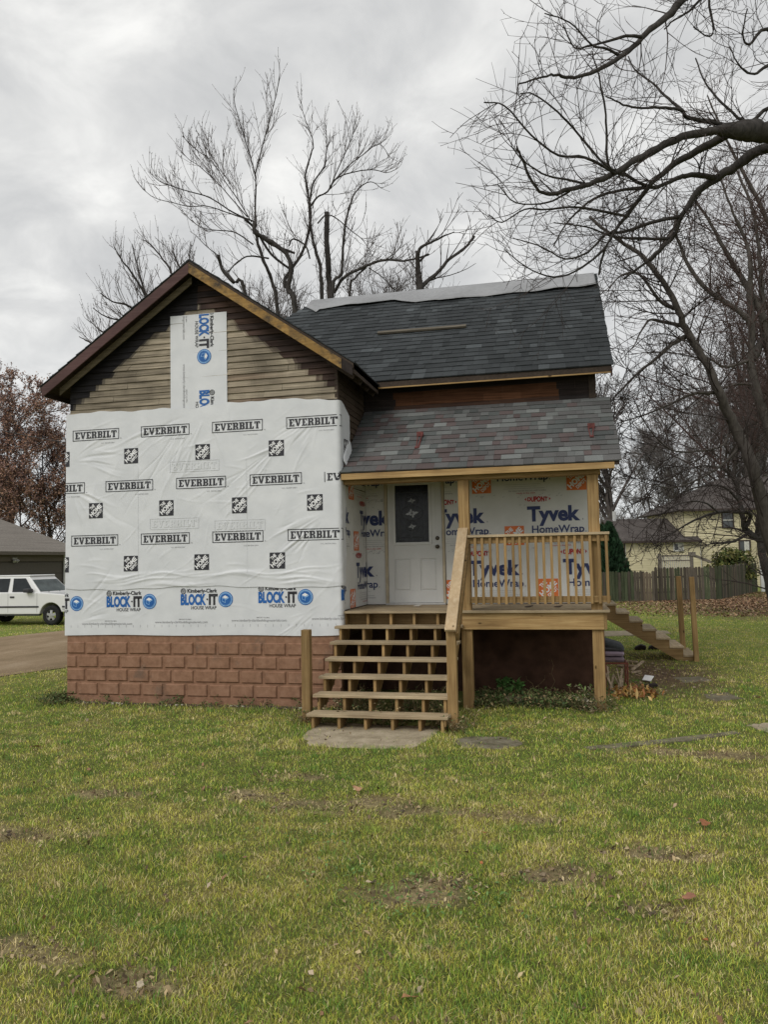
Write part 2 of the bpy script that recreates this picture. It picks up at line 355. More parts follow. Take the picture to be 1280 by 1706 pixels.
# -------- walls
def lap(mb, p0, p1, z0, z1, pitch, lip, lim=None, colf=None, rr=R, joint=2.4, seg=.25):
    p0 = np.array(p0, float); p1 = np.array(p1, float); L_ = np.linalg.norm(p1 - p0); d = (p1 - p0) / L_; nrm = np.array([d[1], -d[0], 0.])
    z = z0; k = 0
    while z < z1 - .005:
        zt = min(z + pitch, z1)
        a0, b0 = (0, L_) if lim is None else lim(z); a1, b1 = (0, L_) if lim is None else lim(zt)
        if b0 - a0 < .05: break
        cuts = [0.0]; x = rr.uniform(.5, joint)
        while x < L_: cuts.append(x / L_); x += rr.uniform(1.1, joint)
        cuts.append(1.0)
        for i in range(len(cuts) - 1):
            t0, t1 = cuts[i], cuts[i + 1]; tint = rr.uniform(.8, 1.15); bow = rr.uniform(-.3, .3) * lip
            nseg = max(1, int((t1 - t0) * L_ / seg))
            for q in range(nseg):
                u0 = t0 + (t1 - t0) * q / nseg; u1 = t0 + (t1 - t0) * (q + 1) / nseg
                pt = lambda u, lowz: (a0 + (b0 - a0) * u, z) if lowz else (a1 + (b1 - a1) * u, zt)
                (xa, za), (xb, zb), (xc, zc), (xd, zd) = pt(u0, 1), pt(u1, 1), pt(u1, 0), pt(u0, 0)
                V = lambda x_, z_, o_: np.array([*(p0 + d * x_ + nrm * o_)[:2], z_])
                c = (1, 1, .999) if colf is None else colf((xa + xb) / 2, (z + zt) / 2, tint)
                g = .003 if q == 0 and i > 0 else 0
                mb.add([V(xa + g, za, lip + bow), V(xb, zb, lip + bow), V(xc, zc, .002), V(xd + g, zd, .002), V(xa + g, za + .001, 0), V(xb, zb + .001, 0)], [(0, 1, 2, 3), (4, 5, 1, 0)], None, c)
        z = zt; k += 1
WL = WX1 - WX0
def gable_lim(z):
    w = min(WL / 2 + .1, (RZW - .06 - z) / PW); w = min(w, WL / 2)
    return (WL / 2 - w, WL / 2 + w)
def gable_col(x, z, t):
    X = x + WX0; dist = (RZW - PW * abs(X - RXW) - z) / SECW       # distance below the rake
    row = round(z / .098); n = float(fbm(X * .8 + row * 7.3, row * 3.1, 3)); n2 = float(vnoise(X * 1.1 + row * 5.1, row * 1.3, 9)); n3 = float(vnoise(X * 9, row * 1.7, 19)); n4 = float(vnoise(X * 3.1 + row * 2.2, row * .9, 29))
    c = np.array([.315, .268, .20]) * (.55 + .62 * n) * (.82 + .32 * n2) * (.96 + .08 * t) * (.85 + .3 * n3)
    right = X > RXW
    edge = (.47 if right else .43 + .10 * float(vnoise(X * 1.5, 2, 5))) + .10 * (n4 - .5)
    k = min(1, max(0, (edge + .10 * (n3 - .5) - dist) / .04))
    d = np.array([.030, .028, .030]) * (.6 + .8 * n)  # dark band below the rakes: eave shade and dirt painted into the boards
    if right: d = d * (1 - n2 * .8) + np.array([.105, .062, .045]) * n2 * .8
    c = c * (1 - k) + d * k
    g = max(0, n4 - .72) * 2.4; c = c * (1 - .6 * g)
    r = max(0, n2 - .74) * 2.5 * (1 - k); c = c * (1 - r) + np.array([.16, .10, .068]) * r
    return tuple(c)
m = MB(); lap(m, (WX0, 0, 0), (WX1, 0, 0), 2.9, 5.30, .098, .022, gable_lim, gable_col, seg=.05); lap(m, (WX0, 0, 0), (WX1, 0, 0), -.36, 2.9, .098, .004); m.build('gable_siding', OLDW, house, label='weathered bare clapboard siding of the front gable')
def side_col(x, z, t):
    n = float(fbm(x * 2 + 9, z * 5, 8)); return tuple(np.array([.085, .062, .045]) * t * (.5 + .8 * n))
m = MB()
lap(m, (WX1, 0, 0), (WX1, 1.62, 0), 1.9, 3.9, .098, .014, None, side_col)
m.build('side_siding', OLDW, house)
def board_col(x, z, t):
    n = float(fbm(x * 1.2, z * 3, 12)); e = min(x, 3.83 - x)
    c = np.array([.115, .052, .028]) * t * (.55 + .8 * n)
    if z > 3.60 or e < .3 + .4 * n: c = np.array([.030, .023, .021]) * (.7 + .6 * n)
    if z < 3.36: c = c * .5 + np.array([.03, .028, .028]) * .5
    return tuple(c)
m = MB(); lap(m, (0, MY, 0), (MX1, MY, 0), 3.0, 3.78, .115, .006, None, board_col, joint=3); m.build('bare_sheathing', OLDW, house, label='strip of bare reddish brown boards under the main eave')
m = MB().box(MX1 - .09, MX1 + .022, MY - .022, MY - .004, 3.1, 3.66); m.build('corner_board', SOFFIT, house, .003)
m = MB().box(-.035, .014, -.016, -.005, 3.0, 3.63); m.box(.005, .014, -.004, .05, 3.0, 3.63); m.build('corner_board', SOFFIT, house)
WALLB = plain('wall_sheathing', (.12, .085, .06), .85, .1, .3, 3)
m = MB()
m.add([(WX0, .002, -.4), (WX0, BACK, -.4), (WX0, BACK, 3.72), (WX0, .002, 3.72)], [(3, 2, 1, 0)])
m.add([(0.002, MY + .004, -.4), (MX1, MY + .004, -.4), (MX1, MY + .004, 3.75), (0.002, MY + .004, 3.75)], [(0, 1, 2, 3)])
m.add([(MX1, MY + .004, -.4), (MX1, BACK, -.4), (MX1, BACK, 3.75), (MX1, RY, RZ - .12), (MX1, MY + .004, 3.75)], [(0, 1, 2, 3, 4)])
m.add([(WX0, BACK, -.4), (MX1, BACK, -.4), (MX1, BACK, 3.75), (WX0, BACK, 3.75)], [(3, 2, 1, 0)])
m.add([(-.001, .002, -.4), (-.001, MY, -.4), (-.001, MY, 3.75), (-.001, .002, 3.75)], [(0, 1, 2, 3)])
m.build('wall', WALLB, house)

# -------- rusticated block foundation
m = MB(); FX0 = WX0 - .03
MB().box(FX0, FX0 + .12, .101, BACK, -1.42, -.345).build('foundation', BLOCKM, house)
m.box(FX0, .0, -.012, .1, -1.42, -.345)
MB().box(MX1 - .1, MX1 + .02, MY + .101, BACK, -1.42, -.345).build('foundation', BLOCKM, house)
m.box(FX0 - .005, .01, -.035, -.0125, -1.43, -1.325)
def block(x0, x1, z0, z1, y):
    c = .016; d = .024
    a = [(x0, y, z0), (x1, y, z0), (x1, y, z1), (x0, y, z1), (x0 + c, y - d, z0 + c), (x1 - c, y - d, z0 + c), (x1 - c, y - d, z1 - c), (x0 + c, y - d, z1 - c)]
    m.add(a, [(4, 5, 6, 7), (0, 1, 5, 4), (1, 2, 6, 5), (2, 3, 7, 6), (3, 0, 4, 7)])
bp = .377
for row in range(4):
    zt = -.462 - row * .2135; zb = zt - .184
    x = FX0 + (.20 if row % 2 else .345) - bp
    while x < .0:
        x0, x1 = max(FX0, x + .012), min(.0, x + bp - .022)
        if x1 - x0 > .08:
            j = R.uniform(-.004, .004); block(x0 + j, x1 + j * .5, zb + j, zt + j, -.0125)
        x += bp
m.build('foundation', BLOCKM, house, label='reddish painted block foundation with raised faces')

CRAWL = plain('painted_shade_base', (.075, .040, .027), .9, .1, .4, 4, .3)  # foundation brown darkened: shade under the porch painted into its colour
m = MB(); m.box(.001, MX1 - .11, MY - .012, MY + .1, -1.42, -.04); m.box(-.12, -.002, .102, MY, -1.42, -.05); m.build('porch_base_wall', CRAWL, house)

# -------- porch roof
SY0, SZ0, SZ1 = -.015, 2.075, 3.275
TSH = (SZ1 - SZ0) / (MY - SY0); SECH = math.sqrt(1 + TSH * TSH)
rf = MB()
shingles(rf, (0, SY0, SZ0), (1, 0, 0), np.array([0, 1, TSH]) / SECH, np.array([0, -TSH, 1]) / SECH, (MY - SY0) * SECH, 14, lambda s: .022, lambda s: 4.085 if s < .95 else 4.06, pal_mix, seed=11, hang=.03)
rf.build('porch_roof', SHINGLE, house, label='porch roof of mixed grey and dull red shingles')
m = MB().prism([(.02, SY0, SZ0 - .004), (.02, MY - .03, SZ1 - .026), (.02, MY - .03, SZ1 - .12), (.02, SY0, SZ0 - .07)], (4.03, 0, 0)); m.build('porch_roof_deck', SOFFIT, house)
m = MB().box(.05, 3.985, SY0 - .03, SY0 - .004, 1.955, 2.045); m.build('porch_eave_board', PT[0], house, .003)
m = MB().box(.02, 3.80, .10, .29, 1.90, 1.99); m.build('porch_beam', PT[0], house, .004)
m = MB().prism([(MX1 - .06, .2, 1.99), (MX1 - .06, MY, 1.99), (MX1 - .06, MY, 3.15), (MX1 - .06, .2, 2.15)], (.04, 0, 0)); m.build('porch_end_panel', SOFFIT, house)

# -------- front door
DY = MY - .03
WHITEP = plain('painted_steel_white', (.56, .56, .54), .45, .4, .06, 3)
FRAMEP = plain('primed_jamb', (.42, .36, .26), .6, .3, .15, 6)
LEADED = NT('dark_leaded_glass', .22, .22); LEADED.col(LEADED.ramp(LEADED.noise(14, 4, .6), [(.35, (.008, .009, .011)), (.7, (.028, .031, .034))])); LEADED.bump(LEADED.noise(26, 3), .25, .01); LEADED = LEADED.m
CAME = plain('lead_came', (.055, .058, .06), .4, .5, .2)
BEVELG = plain('bevelled_glass', (.30, .31, .31), .25, .6, .2)
BRONZE = plain('dark_bronze', (.055, .045, .03), .35, .5, .3, 30, metal=.6)
dx0, dx1 = .395, 1.309
m = MB()
px = [(dx0 + .10, dx0 + .375), (dx1 - .375, dx1 - .10)]; pz = (.23, .76); gx = (.515, 1.105); gz = (1.03, 2.0)
# slab as stiles and rails round two recessed panels and the light
m.box(dx0, px[0][0], DY, DY + .03, .035, 2.065); m.box(px[1][1], dx1, DY, DY + .03, .035, 2.065)
m.box(px[0][0], px[1][1], DY, DY + .03, .035, pz[0]); m.box(px[0][0], px[1][1], DY, DY + .03, pz[1], gz[0] - .005); m.box(px[0][1], px[1][0], DY, DY + .03, pz[0], pz[1])
m.box(px[0][0], gx[0], DY, DY + .03, gz[0] - .005, 2.065); m.box(gx[1], px[1][1], DY, DY + .03, gz[0] - .005, 2.065); m.box(gx[0], gx[1], DY, DY + .03, gz[1], 2.065)
for a, b in px:
    m.box(a, b, DY + .014, DY + .03, pz[0], pz[1])
    c = .035; y = DY + .014
    m.add([(a + .012, y, pz[0] + .012), (b - .012, y, pz[0] + .012), (b - .012, y, pz[1] - .012), (a + .012, y, pz[1] - .012), (a + c, y - .01, pz[0] + c), (b - c, y - .01, pz[0] + c), (b - c, y - .01, pz[1] - c), (a + c, y - .01, pz[1] - c)],
          [(4, 5, 6, 7), (0, 1, 5, 4), (1, 2, 6, 5), (2, 3, 7, 6), (3, 0, 4, 7)])
door = m.build('door', WHITEP, house, .003, label='white front door with dark leaded glass')
m = MB()
for a in ((gx[0] - .035, gx[0] + .012, gz[0] - .04, gz[1] + .035), (gx[1] - .012, gx[1] + .035, gz[0] - .04, gz[1] + .035)): m.box(a[0], a[1], DY - .014, DY - .001, a[2], a[3])
m.box(gx[0] + .012, gx[1] - .012, DY - .014, DY - .001, gz[0] - .04, gz[0] + .008); m.box(gx[0] + .012, gx[1] - .012, DY - .014, DY - .001, gz[1] - .008, gz[1] + .035)
m.build('window_frame', WHITEP, door, .004)
m = MB(); m.box(gx[0], gx[1], DY + .012, DY + .018, gz[0], gz[1], 0)
cx, y = (gx[0] + gx[1]) / 2, DY + .008
for (a, b) in (((gx[0] + .085, gz[0] + .05), (gx[0] + .085, gz[1] - .12)), ((gx[1] - .085, gz[0] + .05), (gx[1] - .085, gz[1] - .12)), ((gx[0] + .03, gz[0] + .085), (gx[1] - .03, gz[0] + .085)), ((gx[0] + .03, gz[1] - .13), (gx[1] - .03, gz[1] - .13)), ((cx, gz[0] + .1), (cx, gz[1] - .16))):
    m.tube([(a[0], y, a[1]), (b[0], y, b[1])], .0045, 5, 1)
for zc, s in ((gz[0] + .27, .75), (gz[0] + .49, 1.25), (gz[0] + .70, .75)):
    for k in range(8):
        t = k * math.pi / 4 + .2; r1 = (.05 if k % 2 else .085) * s
        dxk, dzk = math.cos(t) * r1 * 1.1, math.sin(t) * r1 * .75; nx, nz = -math.sin(t) * .016 * s, math.cos(t) * .016 * s
        m.add([(cx + dxk * .15, y - .001, zc + dzk * .15), (cx + dxk * .6 + nx, y - .002, zc + dzk * .6 + nz), (cx + dxk, y - .001, zc + dzk), (cx + dxk * .6 - nx, y - .002, zc + dzk * .6 - nz)], [(3, 2, 1, 0)], 2)
        m.tube([(cx + dxk, y, zc + dzk), (cx + dxk * 1.5 + nx * 2, y, zc + dzk * 1.2 + .02 * s)], .003, 4, 1)
    m.tube([(cx + .15 * s * math.cos(t), y, zc + .10 * s * math.sin(t)) for t in np.linspace(0, 2 * math.pi, 17)], .0035, 4, 1)
m.build('window_pane', [LEADED, CAME, BEVELG], door)
def lathe(mb, c, prof, n=16):        # profile (radius, distance out) around the -Y axis
    for i in range(len(prof) - 1):
        (r0, d0), (r1, d1) = prof[i], prof[i + 1]
        for k in range(n):
            t0, t1 = 2 * math.pi * k / n, 2 * math.pi * (k + 1) / n
            mb.add([(c[0] + r0 * math.cos(t0), c[1] - d0, c[2] + r0 * math.sin(t0)), (c[0] + r0 * math.cos(t1), c[1] - d0, c[2] + r0 * math.sin(t1)), (c[0] + r1 * math.cos(t1), c[1] - d1, c[2] + r1 * math.sin(t1)), (c[0] + r1 * math.cos(t0), c[1] - d1, c[2] + r1 * math.sin(t0))], [(0, 1, 2, 3)])
m = MB(); lathe(m, (1.232, DY, 1.095), [(.034, 0), (.034, .012), (.022, .02), (.02, .032), (.0, .034)]); m.build('deadbolt', BRONZE, door, smooth=True)
m = MB(); lathe(m, (1.232, DY, .955), [(.034, 0), (.034, .008), (.014, .014), (.013, .035), (.028, .045), (.031, .06), (.02, .074), (.0, .076)]); m.build('door_knob', BRONZE, door, smooth=True)
m = MB(); m.box(dx0 - .055, dx0 - .004, DY - .02, DY + .03, .0, 2.11); m.box(dx1 + .004, dx1 + .045, DY - .02, DY + .03, .0, 2.11); m.box(dx0 - .004, dx1 + .004, DY - .02, DY + .03, 2.068, 2.11)
m.build('door_frame', FRAMEP, door, .003)
m = MB(); m.box(dx0 - .05, dx1 + .04, DY - .06, DY + .03, .001, .03); m.build('threshold', plain('aluminium_sill', (.42, .42, .41), .4, .5, .1, metal=.3), door, .004)
# ================================================================ HOUSE WRAP AND ITS PRINTING
_tc = {}
def text_tris(s, bold):
    k = (s, bold)
    if k in _tc: return _tc[k]
    cu = bpy.data.curves.new('t', 'FONT'); cu.body = s; cu.size = 1; cu.offset = bold; cu.resolution_u = 3
    ob = bpy.data.objects.new('t', cu); COL.objects.link(ob)
    me = bpy.data.meshes.new_from_object(ob.evaluated_get(bpy.context.evaluated_depsgraph_get()))
    v = np.array([q.co[:2] for q in me.vertices]); f = [list(p.vertices) for p in me.polygons]
    bpy.data.objects.remove(ob); bpy.data.curves.remove(cu); bpy.data.meshes.remove(me)
    _tc[k] = (v, f); return v, f
_capv, _ = text_tris('H', 0.0); CAPH = _capv[:, 1].max()
class Ink:
    """flat printing collected in sheet coordinates (s, z), later laid on a sheet"""
    def __init__(s): s.items = []                                # verts2d, faces, mat, layer
    def poly(s, pts, mi, layer=0): s.items.append((np.array(pts, float), [list(range(len(pts)))], mi, layer))
    def rect(s, x0, x1, z0, z1, mi, layer=0): s.poly([(x0, z0), (x1, z0), (x1, z1), (x0, z1)], mi, layer)
    def frame(s, x0, x1, z0, z1, t, mi, layer=0):
        s.rect(x0, x1, z0, z0 + t, mi, layer); s.rect(x0, x1, z1 - t, z1, mi, layer); s.rect(x0, x0 + t, z0 + t, z1 - t, mi, layer); s.rect(x1 - t, x1, z0 + t, z1 - t, mi, layer)
    def disc(s, cx, cz, r0, r1, mi, layer=0, n=28):
        if r0 == 0: s.poly([(cx + r1 * math.cos(2*math.pi*k/n), cz + r1 * math.sin(2*math.pi*k/n)) for k in range(n)], mi, layer); return
        for k in range(n):
            a, b = 2*math.pi*k/n, 2*math.pi*(k+1)/n
            s.poly([(cx + r0*math.cos(a), cz + r0*math.sin(a)), (cx + r1*math.cos(a), cz + r1*math.sin(a)), (cx + r1*math.cos(b), cz + r1*math.sin(b)), (cx + r0*math.cos(b), cz + r0*math.sin(b))], mi, layer)
    def text(s, t, x0, z0, w, h, mi, bold=.0, layer=0, warp=None):  # width w, capital height h, baseline z0
        v, f = text_tris(t, bold); v = v.copy(); lo, hi = v[:, 0].min(), v[:, 0].max()
        v[:, 0] = (v[:, 0] - lo) / (hi - lo); v[:, 1] = v[:, 1] / CAPH
        if warp is not None: v[:, 1] = warp(v[:, 0], v[:, 1])
        v = v * (w, h) + (x0, z0); s.items.append((v, f, mi, layer))
    def xf(s, start, M_, off):                                   # affine change of items added after start
        for i in range(start, len(s.items)):
            v, f, m_, l_ = s.items[i]; s.items[i] = (v @ np.array(M_).T + np.array(off), f, m_, l_)
    def clip(s, smin=-1e9, smax=1e9, zmin=-1e9, zmax=1e9):
        out = []
        for v, f, mi, ly in s.items:
            bm = bmesh.new(); bv = [bm.verts.new((p[0], p[1], 0)) for p in v]
            for q in f:
                try: bm.faces.new([bv[i] for i in q])
                except ValueError: pass
            bm.normal_update(); bmesh.ops.triangulate(bm, faces=bm.faces[:])
            for co, no in (((smin, 0, 0), (-1, 0, 0)), ((smax, 0, 0), (1, 0, 0)), ((0, zmin, 0), (0, -1, 0)), ((0, zmax, 0), (0, 1, 0))):
                if abs(co[0] + co[1]) < 1e8:
                    bmesh.ops.bisect_plane(bm, geom=bm.verts[:] + bm.edges[:] + bm.faces[:], plane_co=co, plane_no=no, clear_outer=True)
            for _ in range(5):
                es = [e for e in bm.edges if e.calc_length() > .045]
                if not es: break
                bmesh.ops.subdivide_edges(bm, edges=es, cuts=1)
                bmesh.ops.triangulate(bm, faces=[q for q in bm.faces if len(q.verts) > 3])
            bmesh.ops.triangulate(bm, faces=[q for q in bm.faces if len(q.verts) > 3])
            bm.verts.index_update()
            if bm.faces: out.append((np.array([q.co[:2] for q in bm.verts]), [[x.index for x in q.verts] for q in bm.faces], mi, ly))
            bm.free()
        s.items = out; return s
SLAB = {'E': (.66, [[(0,0),(.66,0),(.66,.3),(.52,.3),(.52,.15),(.33,.15),(.33,.43),(.45,.43),(.45,.57),(.33,.57),(.33,.85),(.52,.85),(.52,.7),(.66,.7),(.66,1),(0,1),(0,.86),(.1,.86),(.1,.14),(0,.14)]]),
 'I': (.44, [[(0,0),(.44,0),(.44,.14),(.34,.14),(.34,.86),(.44,.86),(.44,1),(0,1),(0,.86),(.1,.86),(.1,.14),(0,.14)]]),
 'L': (.62, [[(0,0),(.62,0),(.62,.34),(.48,.34),(.48,.15),(.34,.15),(.34,.86),(.44,.86),(.44,1),(0,1),(0,.86),(.1,.86),(.1,.14),(0,.14)]]),
 'T': (.76, [[(.2,0),(.56,0),(.56,.14),(.5,.14),(.5,.85),(.62,.85),(.62,.68),(.76,.68),(.76,1),(0,1),(0,.68),(.14,.68),(.14,.85),(.26,.85),(.26,.14),(.2,.14)]]),
 'V': (.84, [[(.32,0),(.52,0),(.74,.86),(.84,.86),(.84,1),(.5,1),(.5,.86),(.56,.86),(.43,.3),(.3,.86),(.36,.86),(.36,1),(0,1),(0,.86),(.08,.86)]]),
 'R': (.80, [[(0,0),(.44,0),(.44,.14),(.34,.14),(.34,1),(0,1),(0,.86),(.1,.86),(.1,.14),(0,.14)], [(.34,1),(.6,1),(.74,.9),(.74,.6),(.62,.5),(.74,.36),(.74,.14),(.8,.14),(.8,0),(.56,0),(.5,.1),(.5,.36),(.44,.42),(.34,.42),(.34,.56),(.46,.56),(.5,.6),(.5,.8),(.46,.86),(.34,.86)]]),
 'B': (.74, [[(0,0),(.34,0),(.34,1),(0,1),(0,.86),(.1,.86),(.1,.14),(0,.14)], [(.34,1),(.6,1),(.72,.9),(.72,.6),(.64,.5),(.74,.4),(.74,.1),(.62,0),(.34,0),(.34,.14),(.46,.14),(.5,.2),(.5,.38),(.46,.43),(.34,.43),(.34,.57),(.46,.57),(.49,.62),(.49,.8),(.46,.86),(.34,.86)]])}
def everbilt(ink, x, z, mi=0, small=True):                       # boxed slab lettering, .838 x .176
    ink.frame(x, x + .838, z, z + .176, .011, mi)
    adv = [SLAB[c][0] + .07 for c in 'EVERBILT']; tot = sum(adv) - .07; k = .752 / tot; p = x + .043
    for c, a in zip('EVERBILT', adv):
        for g in SLAB[c][1]: ink.poly([(p + q[0] * k, z + .032 + q[1] * .112) for q in g], mi)
        p += a * k
    if small:
        ink.text('TM', x + .856, z + .002, .026, .014, mi, .0)
        ink.text('U.S. 05/559.2001', x + .52, z - .062, .235, .018, 4, .0)
def home_depot(ink, x, z, w, mi, mt):                            # square with three diagonal lines of lettering
    ink.rect(x, x + w, z, z + w, mi, 0)
    st = len(ink.items)
    for t, cx, cy, ww, hh in (('THE', -.03, .25, .40, .19), ('HOME', 0, -.12, 1.02, .27), ('DEPOT', .05, -.36, .62, .16)):
        ink.text(t, cx - ww / 2, cy, ww, hh, mt, .045, 1)
    c = math.cos(math.radians(43)); s_ = math.sin(math.radians(43))
    ink.xf(st, [[c * w, -s_ * w], [s_ * w, c * w]], (x + w / 2, z + w / 2))
def kc_mark(ink, cx, cz, r):
    ink.disc(cx, cz, r * .82, r, 0)
    for k in range(6):
        t = k * math.pi / 3; ink.disc(cx + r * .45 * math.cos(t), cz + r * .45 * math.sin(t), r * .2, r * .31, 0, 0, 10)
def blockit(ink, x, z):                                          # x: left of BLOCK, z: its baseline
    kc_mark(ink, x + .045, z + .205, .045)
    ink.text('Kimberly-Clark', x + .112, z + .183, .50, .055, 0, .03)
    ink.text('BLOCK', x, z, .425, .150, 1, .05)
    ink.disc(x + .446, z + .078, 0, .014, 0)
    ink.text('IT', x + .472, z, .148, .150, 0, .05)
    ink.text('HOUSE WRAP', x + .178, z - .076, .42, .050, 0, .008)
    c = (x + .752, z + .075); ink.disc(*c, 0, .120, 1, 0); ink.disc(*c, .098, .107, 2, 1); ink.disc(*c, 0, .092, 2, 1); ink.disc(*c, 0, .088, 1, 2)
    P = lambda *p: [(c[0] + a * .088, c[1] + b * .088) for a, b in p]
    ink.poly(P((-.62, .30), (0, .02), (0, -.62), (-.60, -.36)), 2, 3); ink.poly(P((.62, .30), (.60, -.36), (0, -.62), (0, .02)), 1, 3)
    ink.poly(P((-.62, .36), (-.08, .70), (.52, .38), (0, .10)), 3, 3); ink.poly(P((.04, .06), (.62, .36), (.62, .22), (.04, -.08)), 2, 4); ink.poly(P((-.56, .20), (-.06, -.02), (-.06, -.52), (-.54, -.30)), 1, 4)
    ink.text('IMPORT DU MAL', x - .03, z - .237, .21, .018, 4, .01); ink.text('www.kimberly-clarkbuildingmaterials.com', x - .44, z - .287, .89, .036, 4, .0)

# folds in the loose sheet: straight ridges with soft ends
FOLDS = []
_fr = random.Random(21)
def fold(x, z, ang, ln, w, a): FOLDS.append((x, z, math.cos(ang), math.sin(ang), ln, w, a))
for (ax, az, lo, hi, n, l0, l1) in ((-2.35, 3.1, 195, 250, 16, .5, 1.7), (-2.1, 3.05, 225, 300, 10, .4, 1.1), (-.9, 2.5, 190, 235, 12, .4, 1.5), (-.25, 3.05, 200, 260, 12, .3, 1.2), (-4.5, 2.0, -75, -20, 14, .3, 1.3), (-4.5, 2.45, -20, 35, 10, .3, .9), (-.2, 1.5, 195, 240, 14, .3, 1.1), (-4.5, -.2, 5, 60, 9, .3, .9), (-.3, .1, 200, 250, 8, .2, .7)):
    for _ in range(n):
        a = math.radians(_fr.uniform(lo, hi)); st = _fr.uniform(.05, .5)
        fold(ax + math.cos(a) * st, az + math.sin(a) * st, a, _fr.uniform(l0, l1), _fr.uniform(.008, .024), _fr.uniform(.004, .011) * _fr.choice((1, 1, -1)))
for _ in range(130):
    fold(_fr.uniform(-4.5, .3), _fr.uniform(-.2, 3.1), math.radians(_fr.choice((_fr.uniform(20, 60), _fr.uniform(-12, 12), _fr.uniform(70, 110)))), _fr.uniform(.15, .7), _fr.uniform(.007, .02), _fr.uniform(.002, .006))
for _ in range(26):
    fold(_fr.uniform(-4.4, -.6), _fr.uniform(.42, .62), math.radians(_fr.uniform(-6, 8)), _fr.uniform(.5, 1.6), _fr.uniform(.010, .024), _fr.uniform(.005, .012))
def fdisp(s, z):
    s = np.asarray(s, float); z = np.asarray(z, float); d = .006 * fbm(s * 2.2, z * 2.2, 4, 3) + .010 * vnoise(s * .9, z * .9, 5) + .0035 * fbm(s * 9, z * 9, 14, 3)
    for (x, zz, c, sn, ln, w, a) in FOLDS:
        dx, dz = s - x, z - zz; t = dx * c + dz * sn; p = -dx * sn + dz * c + .02 * np.sin(t * 7 + x * 5)
        e = np.clip(t / (ln * .25), 0, 1) * np.clip((ln - t) / (ln * .5), 0, 1)
        d = d + .74 * a * np.exp(-(p / w) ** 2) * e
    return d
def sheet_pt(s, z, h):                                           # wraps the front wall and turns the corner at s = 0
    r = .02; s = np.asarray(s, float); o = r + h
    q = np.clip((s + r) / (2 * r), 0, 1) * math.pi / 2
    x = np.where(s < -r, s, np.where(s > r, o, o * np.sin(q) + np.where(q > 0, 0, 0)))
    x = np.where(s < -r, s + .0, np.where(s > r, o, -r + (o + r) * np.sin(q)))
    y = np.where(s < -r, -o, np.where(s > r, s, r - (o + r) * np.cos(q)))
    return np.stack([x, y, np.asarray(z, float) + 0 * s], -1)
def sheet(name, s0, s1, zlo, zhi, step, ink, mats, base, label, smaxf=None, disp=fdisp, ptf=sheet_pt):
    ns = int((s1 - s0) / step) + 1; nz = int(3.6 / step) if name else 1
    S = np.linspace(s0, s1, ns); T = np.linspace(0, 1, max(8, int((zhi(0) - zlo(0)) / step)))
    SS, TT = np.meshgrid(S, T); ZL = np.vectorize(zlo)(SS); ZH = np.vectorize(zhi)(SS); ZZ = ZL + (ZH - ZL) * TT
    v = ptf(SS.ravel(), ZZ.ravel(), base + disp(SS.ravel(), ZZ.ravel()))
    i = np.arange(SS.size).reshape(SS.shape); q = np.stack([i[:-1, :-1], i[:-1, 1:], i[1:, 1:], i[1:, :-1]], -1).reshape(-1, 4)
    if smaxf is not None:
        c = (SS[:-1, :-1] + SS[1:, 1:]) / 2; zc = (ZZ[:-1, :-1] + ZZ[1:, 1:]) / 2; q = q[(c <= np.vectorize(smaxf)(zc)).ravel()]
    V = [v]; F = [list(map(list, q))]; MI = [np.zeros(len(q), int)]; b = len(v)
    tri = []; tmi = []
    for pv, pf, mi, ly in ink.items:
        h = base + disp(pv[:, 0], pv[:, 1]) + .0045 + ly * .0016
        V.append(ptf(pv[:, 0], pv[:, 1], h)); tri += [[b + k for k in f] for f in pf]; tmi += [mi + 1] * len(pf); b += len(pv)
    fs = [q] + ([np.array(tri)] if tri else [])
    return_ = np_mesh(name, np.concatenate(V), fs, mats, house, None, np.concatenate([MI[0], np.array(tmi, int)]) if tri else MI[0], True)
    if label: return_['label'] = label
    return return_
INKS = [WHITEWRAP, INK, BLUE, SKYB, WPRINT, GREYINK, GHOST]      # sheet, then ink 0..5
# upper sheet
ink = Ink()
for z, xs in ((2.775, (-4.478, -3.247, -2.022, -.802)), (1.924, (-5.09, -3.876, -2.637, -1.404, -.209)), (1.067, (-4.492, -3.252, -2.033, -.801))):
    for x in xs: everbilt(ink, x, z)
for z, xs in ((2.365, (-4.78, -3.543, -2.308, -1.09, .16)), (1.512, (-4.172, -2.931, -1.700, -.487)), (.652, (-4.78, -3.551, -2.337, -1.094, .13))):
    for x in xs: home_depot(ink, x, z, .245, 0, 3)
g = len(ink.items)
for x, z in ((-2.75, 2.19), (-3.1, 1.30), (-2.0, 1.24)): everbilt(ink, x, z, 5, False)
ink.rect(-3.30, -3.296, .55, 2.3, 5); ink.rect(-1.46, -1.456, .5, 2.35, 5)
ink.clip(-4.605, .5)
def keep(it):                                                    # printing hidden by the flap and past the torn edge
    c = it[0].mean(0); return not (c[0] > .17 and c[1] < 2.2)
ink.items = [it for it in ink.items if keep(it)]
def ztop(s):
    xs = [-4.65, -4.54, -2.9, -2.35, -1.96, -1.2, -.3, 0, .2, .56]; zs = [3.23, 3.237, 3.21, 3.20, 3.225, 3.245, 3.21, 3.17, 3.13, 2.99]
    return float(np.interp(s, xs, zs)) + .012 * math.sin(s * 6) + .006 * math.sin(s * 17)
def smax_hd(z): return float(np.interp(z, [-.4, 0, 1.0, 1.95, 2.1, 2.35, 3.2], [.10, .13, .20, .24, .50, .54, .50])) + .015 * math.sin(z * 9)
sheet('house_wrap', -4.60, .56, lambda s: .385 + .02 * math.sin(s * 2.1) + .008 * math.sin(s * 9), ztop, .013, ink, INKS, .016, 'loose wrinkled white wrap sheet printed with boxed black lettering and black squares', smax_hd)
